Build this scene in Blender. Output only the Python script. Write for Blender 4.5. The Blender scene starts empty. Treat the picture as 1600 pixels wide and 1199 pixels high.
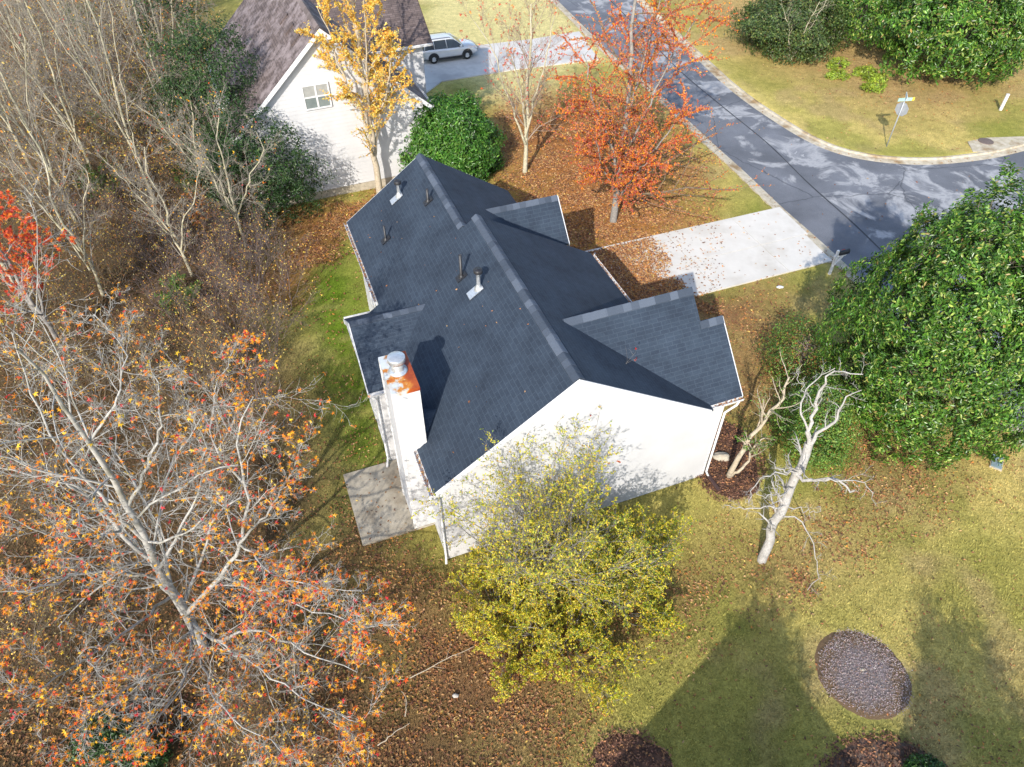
import bpy, bmesh, math, random
import numpy as np
from mathutils import Vector, noise as mnoise
from mathutils.geometry import tessellate_polygon
R_ = math.radians
scene = bpy.context.scene
COL = scene.collection
# ------------------------------------------------------------ camera, sky, sun, exposure
CAM_H, FPX, PITCH = 20.0, 1109.0, R_(45.4)
cam_d = bpy.data.cameras.new('camera'); cam = bpy.data.objects.new('camera', cam_d); COL.objects.link(cam)
cam.location = (0, 0, CAM_H); cam.rotation_euler = (R_(90) - PITCH, 0, 0)
cam_d.sensor_width = 36; cam_d.lens = 36 * FPX / 1600; cam_d.clip_end = 3000; cam_d.clip_start = .1
scene.camera = cam
SUN_EL, SUN_AZ = R_(33), R_(17)          # shadows run away from the camera, 17 deg to the right
world = bpy.data.worlds.new('World'); scene.world = world; world.use_nodes = True
wn = world.node_tree.nodes; wl = world.node_tree.links
sky = wn.new('ShaderNodeTexSky'); sky.sky_type = 'NISHITA'; sky.sun_disc = False
sky.sun_elevation = SUN_EL; sky.sun_rotation = R_(180) + SUN_AZ
sky.air_density = 1.0; sky.dust_density = 1.2; sky.ozone_density = 1.0
bg = wn['Background']; bg.inputs[1].default_value = 0.15; wl.new(sky.outputs[0], bg.inputs[0])
sd = bpy.data.lights.new('sun', 'SUN'); sun = bpy.data.objects.new('sun', sd); COL.objects.link(sun)
sd.energy = 2.9; sd.angle = R_(0.53); sd.color = (1.0, .94, .85)
sun.rotation_euler = Vector((math.sin(SUN_AZ) * math.cos(SUN_EL), math.cos(SUN_AZ) * math.cos(SUN_EL), -math.sin(SUN_EL))).to_track_quat('-Z', 'Y').to_euler()
scene.view_settings.view_transform = 'Standard'; scene.view_settings.look = 'None'
scene.view_settings.gamma = 1; scene.view_settings.use_curve_mapping = False
scene.view_settings.exposure = 0.98

# ------------------------------------------------------------ measuring the photograph
_c, _s = math.cos(PITCH), math.sin(PITCH)
FW = np.array([0, _c, -_s]); UP = np.array([0, _s, _c]); RT = np.array([1., 0, 0])
def at(x, y, z=0.0):                      # point of height z seen at a pixel of the photograph
    r = FW + RT * (x - 800) / FPX + UP * (599.5 - y) / FPX
    return np.array([0, 0, CAM_H]) + r * ((z - CAM_H) / r[2])
def at2(x, y): return at(x, y)[:2]

# ------------------------------------------------------------ object helpers
def tag(o, label=None, cat=None, group=None, kind=None):
    if label: o['label'] = label
    if cat: o['category'] = cat
    if group: o['group'] = group
    if kind: o['kind'] = kind
    return o
def empty(name, loc=(0, 0, 0), rz=0, label=None, cat=None, group=None):
    o = bpy.data.objects.new(name, None); COL.objects.link(o)
    o.location = loc; o.rotation_euler = (0, 0, rz); o.empty_display_size = .3
    return tag(o, label, cat, group)
def mesh_np(name, V, Fs, smooth=False, tint=None):
    me = bpy.data.meshes.new(name)
    V = np.asarray(V, np.float32).reshape(-1, 3)
    if not isinstance(Fs, list) or isinstance(Fs[0], tuple): Fs = [Fs]
    Fs = [np.asarray(f, np.int32) for f in Fs if len(f)]
    loops = np.concatenate([f.ravel() for f in Fs]); tot = np.concatenate([np.full(len(f), f.shape[1], np.int32) for f in Fs])
    st = np.concatenate([[0], np.cumsum(tot)[:-1]]).astype(np.int32)
    me.vertices.add(len(V)); me.vertices.foreach_set('co', V.ravel())
    me.loops.add(len(loops)); me.loops.foreach_set('vertex_index', loops)
    me.polygons.add(len(tot)); me.polygons.foreach_set('loop_start', st)
    me.polygons.foreach_set('use_smooth', np.full(len(tot), bool(smooth)))
    me.update(calc_edges=True)
    if tint is not None:
        a = me.color_attributes.new('tint', 'FLOAT_COLOR', 'POINT')
        c = np.ones((len(V), 4), np.float32); c[:, :3] = tint; a.data.foreach_set('color', c.ravel())
    return me
def obj(name, me, mat=None, parent=None, loc=None, rot=None):
    if isinstance(me, bmesh.types.BMesh):
        b = me; me = bpy.data.meshes.new(name); b.to_mesh(me); b.free()
    if mat is not None and not me.materials: me.materials.append(mat)
    o = bpy.data.objects.new(name, me); COL.objects.link(o)
    if parent is not None: o.parent = parent
    if loc is not None: o.location = loc
    if rot is not None: o.rotation_euler = rot
    return o
def copy_tree(o, parent=None):
    c = o.copy(); COL.objects.link(c); c.parent = parent
    for ch in list(o.children): copy_tree(ch, c)
    return c
def bm_box(bm, x0, x1, y0, y1, z0, z1):
    vs = [bm.verts.new(p) for p in ((x0, y0, z0), (x1, y0, z0), (x1, y1, z0), (x0, y1, z0), (x0, y0, z1), (x1, y0, z1), (x1, y1, z1), (x0, y1, z1))]
    for f in ((3, 2, 1, 0), (4, 5, 6, 7), (0, 1, 5, 4), (1, 2, 6, 5), (2, 3, 7, 6), (3, 0, 4, 7)): bm.faces.new([vs[i] for i in f])
    return vs
def box(name, x0, x1, y0, y1, z0, z1, mat, parent=None, bev=0):
    bm = bmesh.new(); bm_box(bm, x0, x1, y0, y1, z0, z1)
    if bev: bmesh.ops.bevel(bm, geom=bm.edges[:], offset=bev, segments=2, profile=.6, affect='EDGES')
    return obj(name, bm, mat, parent)
def bm_prism(bm, pts, off):               # planar polygon + offset vector -> solid
    a = [bm.verts.new(p) for p in pts]; b = [bm.verts.new(tuple(np.asarray(p) + off)) for p in pts]
    n = len(a); bm.faces.new(a); bm.faces.new(b[::-1])
    for i in range(n): bm.faces.new((a[i], b[i], b[(i + 1) % n], a[(i + 1) % n]))
    bmesh.ops.recalc_face_normals(bm, faces=bm.faces[:])
def slab(name, pts, off, mat, parent=None):
    bm = bmesh.new(); bm_prism(bm, pts, np.asarray(off, float)); return obj(name, bm, mat, parent)
def lathe(name, prof, mat, parent=None, loc=(0, 0, 0), seg=20, smooth=True):
    V = []; n = len(prof)
    for r, z in prof:
        for k in range(seg):
            a = 2 * math.pi * k / seg; V.append((r * math.cos(a), r * math.sin(a), z))
    F = [(i * seg + k, i * seg + (k + 1) % seg, (i + 1) * seg + (k + 1) % seg, (i + 1) * seg + k) for i in range(n - 1) for k in range(seg)]
    return obj(name, mesh_np(name, V, F, smooth), mat, parent, loc)

# ------------------------------------------------------------ procedural materials
def new_mat(name):
    m = bpy.data.materials.new(name); m.use_nodes = True
    nt = m.node_tree; return m, nt, nt.nodes, nt.links, nt.nodes['Principled BSDF']
def nd(ns, t, **kw):
    n = ns.new(t)
    for k, v in kw.items():
        if hasattr(n, k): setattr(n, k, v)
        else: n.inputs[k.replace('_', ' ')].default_value = v
    return n
def ramp(ns, stops, interp='LINEAR'):
    r = ns.new('ShaderNodeValToRGB'); e = r.color_ramp; e.interpolation = interp
    while len(e.elements) < len(stops): e.elements.new(.5)
    for el, (p, c) in zip(e.elements, stops): el.position = p; el.color = (*c, 1) if len(c) == 3 else c
    return r
def mix(ns, ls, a, b, f, mode='MIX'):
    m = ns.new('ShaderNodeMix'); m.data_type = 'RGBA'; m.blend_type = mode
    for s, i in ((f, 0), (a, 6), (b, 7)):
        if isinstance(s, (int, float)): m.inputs[i].default_value = s
        elif isinstance(s, tuple): m.inputs[i].default_value = (*s, 1)
        else: ls.new(s, m.inputs[i])
    return m.outputs[2]
def noisy(name, c1, c2, scale=6, rough=.7, bump=.2, detail=6, metallic=0, c3=None, s3=1.0):
    m, nt, ns, ls, p = new_mat(name)
    tc = ns.new('ShaderNodeTexCoord'); n = nd(ns, 'ShaderNodeTexNoise', Scale=scale, Detail=detail, Roughness=.65)
    ls.new(tc.outputs['Object'], n.inputs['Vector'])
    rp = ramp(ns, [(.3, c1), (.7, c2)]); ls.new(n.outputs[0], rp.inputs[0]); out = rp.outputs[0]
    if c3:
        n3 = nd(ns, 'ShaderNodeTexNoise', Scale=s3, Detail=5, Roughness=.6); ls.new(tc.outputs['Object'], n3.inputs['Vector'])
        r3 = ramp(ns, [(.5, (0, 0, 0)), (.65, (1, 1, 1))]); ls.new(n3.outputs[0], r3.inputs[0])
        out = mix(ns, ls, out, c3, r3.outputs[0])
    ls.new(out, p.inputs['Base Color']); p.inputs['Roughness'].default_value = rough; p.inputs['Metallic'].default_value = metallic
    if bump:
        b = nd(ns, 'ShaderNodeBump', Strength=bump, Distance=.02); ls.new(n.outputs[0], b.inputs['Height']); ls.new(b.outputs[0], p.inputs['Normal'])
    return m
def leaf_mat(name, rough=.45, trans=.35, spec=.5):
    m, nt, ns, ls, p = new_mat(name)
    a = nd(ns, 'ShaderNodeAttribute', attribute_name='tint')
    ls.new(a.outputs['Color'], p.inputs['Base Color']); p.inputs['Roughness'].default_value = rough
    p.inputs['Specular IOR Level'].default_value = spec
    if trans:
        t = ns.new('ShaderNodeBsdfTranslucent'); ls.new(a.outputs['Color'], t.inputs[0])
        mx = ns.new('ShaderNodeMixShader'); mx.inputs[0].default_value = trans
        ls.new(p.outputs[0], mx.inputs[1]); ls.new(t.outputs[0], mx.inputs[2]); ls.new(mx.outputs[0], ns['Material Output'].inputs[0])
    return m
def shingle_mat(name, axis, c1, c2, cm, wear):
    m, nt, ns, ls, p = new_mat(name)
    tc = ns.new('ShaderNodeTexCoord'); sx = ns.new('ShaderNodeSeparateXYZ'); ls.new(tc.outputs['Object'], sx.inputs[0])
    cb = ns.new('ShaderNodeCombineXYZ')
    ml = nd(ns, 'ShaderNodeMath', operation='MULTIPLY'); ml.inputs[1].default_value = 1.22 if axis == 'x' else 1.42
    if axis == 'x': ls.new(sx.outputs[1], cb.inputs[0]); ls.new(sx.outputs[0], ml.inputs[0])
    else: ls.new(sx.outputs[0], cb.inputs[0]); ls.new(sx.outputs[1], ml.inputs[0])
    ls.new(ml.outputs[0], cb.inputs[1])
    bt = nd(ns, 'ShaderNodeTexBrick', Color1=(*c1, 1), Color2=(*c2, 1), Mortar=(*cm, 1), Scale=1.0)
    bt.offset = .37; bt.offset_frequency = 3; bt.squash = 1
    for k, v in (('Mortar Size', .011), ('Mortar Smooth', .3), ('Bias', 0.0), ('Brick Width', .30), ('Row Height', .135)): bt.inputs[k].default_value = v
    ls.new(cb.outputs[0], bt.inputs['Vector'])
    n = nd(ns, 'ShaderNodeTexNoise', Scale=.9, Detail=8, Roughness=.68); ls.new(tc.outputs['Object'], n.inputs['Vector'])
    n2 = nd(ns, 'ShaderNodeTexNoise', Scale=45, Detail=3, Roughness=.8); ls.new(tc.outputs['Object'], n2.inputs['Vector'])
    r1 = ramp(ns, [(.3, (.72, .72, .74)), (.7, (1.35, 1.33, 1.3))]); ls.new(n.outputs[0], r1.inputs[0])
    r2 = ramp(ns, [(.3, (.7, .7, .7)), (.7, (1.3, 1.3, 1.3))]); ls.new(n2.outputs[0], r2.inputs[0])
    o = mix(ns, ls, bt.outputs[0], r1.outputs[0], 1.0, 'MULTIPLY'); o = mix(ns, ls, o, r2.outputs[0], .8, 'MULTIPLY')
    if wear:
        w = nd(ns, 'ShaderNodeTexNoise', Scale=1.6, Detail=7, Roughness=.7); ls.new(tc.outputs['Object'], w.inputs['Vector'])
        rw = ramp(ns, [(.45, (0, 0, 0)), (.62, (1, 1, 1))]); ls.new(w.outputs[0], rw.inputs[0]); o = mix(ns, ls, o, wear, rw.outputs[0])
    ls.new(o, p.inputs['Base Color']); p.inputs['Roughness'].default_value = .85; p.inputs['Specular IOR Level'].default_value = .3
    ad = nd(ns, 'ShaderNodeMath', operation='MULTIPLY_ADD'); ls.new(n2.outputs[0], ad.inputs[0]); ad.inputs[1].default_value = .35; ls.new(bt.outputs['Fac'], ad.inputs[2])
    b = nd(ns, 'ShaderNodeBump', Strength=.2, Distance=.01, invert=True); ls.new(ad.outputs[0], b.inputs['Height']); ls.new(b.outputs[0], p.inputs['Normal'])
    return m
M = {}
M['siding'] = noisy('white_siding', (.47, .47, .475), (.555, .555, .56), .8, .5, .04)
M['siding_cream'] = noisy('pale_siding', (.49, .49, .495), (.58, .58, .585), .9, .55, .05)
M['trim'] = noisy('white_trim', (.64, .64, .64), (.70, .70, .70), 3, .4, 0)
M['shx'] = shingle_mat('charcoal_shingles', 'x', (.023, .034, .052), (.028, .041, .061), (.038, .053, .075), None)
M['shy'] = shingle_mat('charcoal_shingles_cross', 'y', (.025, .037, .057), (.031, .046, .068), (.042, .058, .082), None)
M['bshx'] = shingle_mat('brown_shingles', 'x', (.085, .066, .062), (.14, .11, .105), (.05, .04, .04), (.24, .20, .20))
M['bshy'] = shingle_mat('brown_shingles_cross', 'y', (.085, .066, .062), (.14, .11, .105), (.05, .04, .04), None)
M['cap'] = [noisy('ridge_cap_%d' % i, c, tuple(x * 1.35 for x in c), 30, .85, .25) for i, c in enumerate([(.034, .046, .066), (.048, .062, .086), (.070, .087, .116)])]
M['metal'] = noisy('galvanised', (.45, .47, .48), (.68, .70, .72), 12, .35, .05, metallic=.6)
M['black'] = noisy('black_pipe', (.012, .012, .014), (.03, .03, .034), 10, .45, .05)
M['paleglass'] = noisy('reflecting_glass', (.13, .16, .16), (.22, .25, .24), 2, .08, 0)
M['glass'] = noisy('window_glass', (.03, .04, .05), (.06, .07, .08), 1, .06, 0)
M['blind'] = noisy('window_blind', (.26, .27, .26), (.36, .36, .34), 4, .5, 0)
M['foundation'] = noisy('foundation', (.33, .29, .22), (.50, .44, .34), 4, .85, .3)
M['concrete'] = noisy('patio_concrete', (.30, .26, .195), (.42, .375, .295), 2.2, .85, .2, c3=(.24, .20, .145), s3=.9)
M['drive'] = noisy('drive_concrete', (.56, .535, .485), (.63, .605, .555), 1.5, .85, .06, c3=(.52, .49, .435), s3=.6)
M['ndrive'] = noisy('old_concrete', (.47, .45, .42), (.62, .60, .56), 2, .85, .15, c3=(.40, .38, .36), s3=.5)
M['kerb'] = noisy('kerb_concrete', (.34, .29, .20), (.55, .50, .40), 3, .9, .3, c3=(.25, .17, .085), s3=.8)
M['mulch'] = noisy('mulch', (.045, .024, .016), (.125, .062, .040), 25, .95, 1.0, c3=(.20, .10, .06), s3=2)
M['rock'] = noisy('rock', (.36, .31, .24), (.50, .45, .36), 8, .9, .5)
M['steel'] = noisy('sign_steel', (.30, .32, .34), (.42, .44, .46), 4, .45, .03, metallic=.3)
M['brownplastic'] = noisy('brown_plastic', (.05, .025, .02), (.09, .05, .04), 6, .5, 0)
M['bark_gum'] = noisy('bark_gum', (.27, .262, .24), (.48, .465, .43), 9, .9, .6, c3=(.22, .21, .17), s3=2)
M['bark_pale'] = noisy('bark_pale', (.32, .29, .20), (.58, .53, .38), 10, .9, .5, c3=(.27, .26, .17), s3=2)
M['bark_dead'] = noisy('bark_dead', (.26, .245, .22), (.50, .48, .45), 16, .9, .9, c3=(.30, .275, .24), s3=4)
M['bark_tan'] = noisy('bark_tan', (.34, .28, .20), (.52, .45, .34), 9, .9, .5)
M['bark_brown'] = noisy('bark_brown', (.13, .10, .08), (.26, .21, .17), 9, .9, .6)
M['bark_grey'] = noisy('bark_grey', (.17, .155, .14), (.33, .31, .28), 9, .9, .6)
M['twig_tan'] = noisy('twig_tan', (.22, .16, .12), (.38, .30, .23), 6, .9, 0)
M['twig_grey'] = noisy('twig_grey', (.20, .175, .14), (.36, .325, .265), 6, .9, 0)
M['twig_purple'] = noisy('twig_purple', (.11, .08, .072), (.21, .165, .15), 6, .9, 0)
M['twig_brown'] = noisy('twig_brown', (.11, .082, .052), (.22, .175, .115), 6, .9, 0)
M['leaf'] = leaf_mat('autumn_leaf', .5, .28); M['gloss'] = leaf_mat('glossy_leaf', .33, .06, .4); M['green'] = leaf_mat('soft_leaf', .5, .2)
M['litter'] = leaf_mat('fallen_leaf', .75, 0, .25); M['grass'] = leaf_mat('grass_blade', .7, .2, .2)

def rusty_cap():
    m, nt, ns, ls, p = new_mat('rusty_chimney_cap')
    tc = ns.new('ShaderNodeTexCoord'); n = nd(ns, 'ShaderNodeTexNoise', Scale=2.3, Detail=5, Roughness=.6); ls.new(tc.outputs['Object'], n.inputs['Vector'])
    sx = ns.new('ShaderNodeSeparateXYZ'); ls.new(tc.outputs['Object'], sx.inputs[0])
    ma = nd(ns, 'ShaderNodeMath', operation='MULTIPLY_ADD'); ls.new(sx.outputs[0], ma.inputs[0]); ma.inputs[1].default_value = .42; ls.new(n.outputs[0], ma.inputs[2])
    r = ramp(ns, [(.22, (.55, .58, .60)), (.30, (.50, .47, .42)), (.34, (.55, .22, .03)), (.42, (.40, .08, .012)), (.62, (.22, .035, .012))]); ls.new(ma.outputs[0], r.inputs[0])
    ls.new(r.outputs[0], p.inputs['Base Color']); p.inputs['Roughness'].default_value = .5
    return m
M['rustcap'] = rusty_cap()

def asphalt():
    m, nt, ns, ls, p = new_mat('asphalt')
    tc = ns.new('ShaderNodeTexCoord'); V = tc.outputs['Object']
    f = nd(ns, 'ShaderNodeTexNoise', Scale=38, Detail=4, Roughness=.8); ls.new(V, f.inputs[0])
    rf = ramp(ns, [(.3, (.078, .083, .097)), (.7, (.172, .18, .20))]); ls.new(f.outputs[0], rf.inputs[0])
    l = nd(ns, 'ShaderNodeTexNoise', Scale=.35, Detail=5, Roughness=.6); ls.new(V, l.inputs[0])
    rl = ramp(ns, [(.3, (.7, .7, .7)), (.7, (1.35, 1.35, 1.35))]); ls.new(l.outputs[0], rl.inputs[0])
    o = mix(ns, ls, rf.outputs[0], rl.outputs[0], 1, 'MULTIPLY')
    # bleached, crazed patches along the middle of the junction
    at_ = nd(ns, 'ShaderNodeAttribute', attribute_name='tint')
    w = nd(ns, 'ShaderNodeTexNoise', Scale=.42, Detail=8, Roughness=.62, Distortion=.6); ls.new(V, w.inputs[0])
    ad = nd(ns, 'ShaderNodeMath', operation='ADD'); ls.new(w.outputs[0], ad.inputs[0]); ls.new(at_.outputs['Fac'], ad.inputs[1])
    rw = ramp(ns, [(.58, (0, 0, 0)), (.66, (.85, .85, .85)), (.73, (.3, .3, .3)), (.79, (.12, .12, .12)), (.81, (.95, .95, .95)), (.9, (.4, .4, .4)), (1, (.75, .75, .75))]); ls.new(ad.outputs[0], rw.inputs[0])
    o = mix(ns, ls, o, (.385, .387, .395), rw.outputs[0])
    # cracks
    dw = nd(ns, 'ShaderNodeTexNoise', Scale=1.2, Detail=4); ls.new(V, dw.inputs[0])
    dv = mix(ns, ls, V, dw.outputs['Color'], .28)
    vo = nd(ns, 'ShaderNodeTexVoronoi', feature='DISTANCE_TO_EDGE', Scale=2.1); ls.new(dv, vo.inputs['Vector'])
    rv = ramp(ns, [(.0, (1, 1, 1)), (.035, (0, 0, 0))]); ls.new(vo.outputs['Distance'], rv.inputs[0])
    gate = nd(ns, 'ShaderNodeMath', operation='MULTIPLY'); ls.new(rv.outputs[0], gate.inputs[0])
    rg = ramp(ns, [(.72, (0, 0, 0)), (.82, (.8, .8, .8))]); ls.new(ad.outputs[0], rg.inputs[0]); ls.new(rg.outputs[0], gate.inputs[1])
    o = mix(ns, ls, o, (.10, .10, .11), gate.outputs[0])
    vo2 = nd(ns, 'ShaderNodeTexVoronoi', feature='DISTANCE_TO_EDGE', Scale=.22); ls.new(dv, vo2.inputs['Vector'])
    rv2 = ramp(ns, [(.0, (.8, .8, .8)), (.006, (0, 0, 0))]); ls.new(vo2.outputs['Distance'], rv2.inputs[0])
    o = mix(ns, ls, o, (.04, .042, .05), rv2.outputs[0])
    ls.new(o, p.inputs['Base Color']); p.inputs['Roughness'].default_value = .75
    b = nd(ns, 'ShaderNodeBump', Strength=.4, Distance=.01); ls.new(f.outputs[0], b.inputs['Height']); ls.new(b.outputs[0], p.inputs['Normal'])
    return m
def ground_mat():
    m, nt, ns, ls, p = new_mat('ground')
    tc = ns.new('ShaderNodeTexCoord'); V = tc.outputs['Object']
    a = nd(ns, 'ShaderNodeAttribute', attribute_name='tint')
    f = nd(ns, 'ShaderNodeTexNoise', Scale=16, Detail=6, Roughness=.75); ls.new(V, f.inputs[0])
    rf = ramp(ns, [(.28, (.45, .45, .42)), (.5, (1, 1, 1)), (.75, (1.45, 1.42, 1.35))]); ls.new(f.outputs[0], rf.inputs[0])
    o = mix(ns, ls, a.outputs['Color'], rf.outputs[0], 1, 'MULTIPLY')
    g = nd(ns, 'ShaderNodeTexNoise', Scale=2.2, Detail=6, Roughness=.7); ls.new(V, g.inputs[0])
    rg = ramp(ns, [(.3, (.72, .75, .68)), (.7, (1.25, 1.22, 1.2))]); ls.new(g.outputs[0], rg.inputs[0])
    o = mix(ns, ls, o, rg.outputs[0], 1, 'MULTIPLY')
    ls.new(o, p.inputs['Base Color']); p.inputs['Roughness'].default_value = .95; p.inputs['Specular IOR Level'].default_value = .1
    b = nd(ns, 'ShaderNodeBump', Strength=.8, Distance=.05); ls.new(f.outputs[0], b.inputs['Height']); ls.new(b.outputs[0], p.inputs['Normal'])
    return m

# ------------------------------------------------------------ 2-D noise and masks
def vnoise(x, y, seed=0):
    t = np.random.default_rng(seed).random((256, 256)); xi = np.floor(x).astype(int); yi = np.floor(y).astype(int)
    fx = x - xi; fy = y - yi; fx = fx * fx * (3 - 2 * fx); fy = fy * fy * (3 - 2 * fy); g = lambda i, j: t[i & 255, j & 255]
    return (g(xi, yi) * (1 - fx) + g(xi + 1, yi) * fx) * (1 - fy) + (g(xi, yi + 1) * (1 - fx) + g(xi + 1, yi + 1) * fx) * fy
def fbm(x, y, s=1.0, seed=0, o=4):
    r = 0; a = 1; tot = 0
    for k in range(o): r = r + a * vnoise(x / s * 2 ** k, y / s * 2 ** k, seed + k); tot += a; a *= .55
    return r / tot
def sdist(poly, X, Y):                    # + inside, - outside
    P = np.asarray(poly, float); d2 = np.full(X.shape, 1e9); ins = np.zeros(X.shape, bool)
    for (x0, y0), (x1, y1) in zip(P, np.roll(P, -1, 0)):
        ex, ey = x1 - x0, y1 - y0; t = np.clip(((X - x0) * ex + (Y - y0) * ey) / (ex * ex + ey * ey + 1e-12), 0, 1)
        d2 = np.minimum(d2, (X - x0 - t * ex) ** 2 + (Y - y0 - t * ey) ** 2)
        if y0 != y1: ins ^= ((y0 > Y) != (y1 > Y)) & (X < ex * (Y - y0) / ey + x0)
    return np.where(ins, 1, -1) * np.sqrt(d2)
def pxpoly(pts): return [tuple(at2(*p)) for p in pts]
def sm(d, soft): return np.clip(d / soft * .5 + .5, 0, 1)
def catmull(pts, n=8):
    P = np.asarray(pts, float); P = np.vstack([2 * P[0] - P[1], P, 2 * P[-1] - P[-2]]); out = []
    for i in range(1, len(P) - 2):
        for t in np.linspace(0, 1, n, endpoint=False):
            a, b, c, d = P[i - 1], P[i], P[i + 1], P[i + 2]
            out.append(.5 * (2 * b + (c - a) * t + (2 * a - 5 * b + 4 * c - d) * t * t + (3 * b - a - 3 * c + d) * t ** 3))
    out.append(P[-2]); return np.array(out)

# ------------------------------------------------------------ house frame (local axes: x across the gable wall, y along the ridge)
HO = at(700, 872); _p2 = at(1097, 742); HA = math.atan2(_p2[1] - HO[1], _p2[0] - HO[0])
HU = np.array([math.cos(HA), math.sin(HA), 0]); HV = np.array([-HU[1], HU[0], 0])
def H2W(u, v, z=0): return HO + HU * u + HV * v + np.array([0, 0, z])
DRV = [(8.8, 8.8), (21.75, 8.75), (22.2, 13.8), (14, 13.6), (8.8, 13.4)]

# ------------------------------------------------------------ road, kerbs, ground
near_k = catmull([(-2, 82), (3.25, 65.4), (6.59, 54.07), (8.7, 48.39), (11.16, 40.51), (12.54, 36.3), (13.64, 32.64), (15.09, 28.35), (18.14, 18.17), (20.3, 10), (24, -4), (30, -22)])
far_k = catmull([(6, 84), (11, 66), (12.9, 57.5), (14.1, 52.4), (15.2, 47.9), (16.5, 44.2), (18.35, 40.4), (20.4, 38.6), (23.52, 38.0), (27.18, 38.6), (30.38, 39.8), (38, 43), (60, 54)])
low_k = catmull([(70, 49), (46, 37.5), (34, 31.6), (28.2, 28), (25.6, 23), (26.2, 15), (30.5, -3), (37, -22)])
road_poly = np.vstack([near_k, low_k[::-1], far_k[::-1]])
far_lawn = np.vstack([far_k, [(120, 80), (120, 140), (6, 140)]])
def kerb(name, line, side):               # side +1: road lies to the left of travel
    t = np.gradient(line, axis=0); t /= np.linalg.norm(t, axis=1)[:, None]; nrm = np.stack([-t[:, 1], t[:, 0]], 1) * side
    prof = [(-.02, -.25), (-.02, .02), (.13, .028), (.20, -.055), (.62, -.09), (.62, -.25)]
    V = np.array([[(p[0] + n[0] * d, p[1] + n[1] * d, z) for d, z in prof] for p, n in zip(line, nrm)]).reshape(-1, 3)
    k = len(prof); F = [(i * k + j, i * k + j + 1, (i + 1) * k + j + 1, (i + 1) * k + j) for i in range(len(line) - 1) for j in range(k - 1)]
    if side > 0: F = [f[::-1] for f in F]
    return tag(obj(name, mesh_np(name, V, F), M['kerb']), kind='structure')
kerb('kerb', near_k, 1); kerb('kerb', far_k, -1); kerb('kerb', low_k, -1)
tris = tessellate_polygon([[Vector((x, y, 0)) for x, y in road_poly]])
# fine road sheet so that the bleaching can vary over it
xs = np.arange(-4, 62, .5); ys = np.arange(-24, 84, .5); X, Y = np.meshgrid(xs, ys); D = sdist(road_poly, X, Y)
nx, ny = len(xs), len(ys)
idx = np.arange(nx * ny).reshape(ny, nx); q = np.stack([idx[:-1, :-1], idx[:-1, 1:], idx[1:, 1:], idx[1:, :-1]], -1).reshape(-1, 4)
keep = (D.ravel()[q].min(1) > -.02)
band = sdist(pxpoly([(1130, 120), (1180, 170), (1330, 240), (1480, 260), (1600, 250), (1600, 330), (1420, 350), (1330, 330), (1200, 250), (1120, 180), (1020, 80), (930, 0), (990, 0)]), X, Y)
bl = .30 * sm(band, 4) - .10
me = mesh_np('road', np.stack([X.ravel(), Y.ravel(), np.full(X.size, -.1)], 1), q[keep], tint=np.repeat(bl.ravel()[:, None], 3, 1))
bm = bmesh.new(); bm.from_mesh(me); bmesh.ops.delete(bm, geom=[v for v in bm.verts if not v.link_faces], context='VERTS'); bm.to_mesh(me); bm.free()
tag(obj('road', me, asphalt()), kind='structure')
# strip that closes the road sheet under the gutters
tag(obj('road_bed', mesh_np('road_bed', [(x, y, -.115) for x, y in road_poly], np.array(tris)), noisy('road_bed', (.07, .075, .09), (.13, .14, .16), 30, .9, .2)), kind='structure')

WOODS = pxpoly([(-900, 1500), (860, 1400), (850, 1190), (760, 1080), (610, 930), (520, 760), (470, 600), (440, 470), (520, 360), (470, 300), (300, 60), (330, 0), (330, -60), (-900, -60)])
SOUTH = pxpoly([(560, 860), (650, 840), (700, 885), (860, 960), (1010, 960), (1130, 850), (1180, 890), (1010, 1000), (860, 1090), (780, 1199), (560, 1199), (560, 950)])
GREEN = pxpoly([(450, 420), (545, 370), (600, 480), (600, 620), (640, 740), (540, 745), (565, 860), (640, 840), (700, 880), (640, 930), (540, 830), (490, 640)])
FRONT = pxpoly([(770, 175), (860, 150), (960, 150), (1030, 210), (1060, 270), (1075, 330), (1090, 370), (1015, 400), (1030, 440), (990, 465), (880, 380), (780, 300)])
STRIP = pxpoly([(980, 465), (1100, 455), (1200, 440), (1230, 450), (1200, 520), (1200, 640), (1140, 640), (1120, 520)])
BACKL = pxpoly([(440, 330), (520, 330), (600, 290), (640, 240), (680, 240), (640, 290), (545, 350), (450, 460)])
PALE = pxpoly([(640, -40), (850, -40), (930, 60), (940, 95), (870, 120), (880, 190), (780, 180), (740, 140), (670, 110)])
FARB = pxpoly([(1040, -40), (1700, -40), (1700, 40), (1600, 130), (1540, 175), (1400, 185), (1300, 150), (1200, 110), (1120, 60), (1090, 20)])
DEADL = pxpoly([(1180, 860), (1290, 800), (1330, 640), (1440, 700), (1520, 660), (1440, 780), (1380, 830), (1320, 880), (1250, 910), (1180, 890)])
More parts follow.
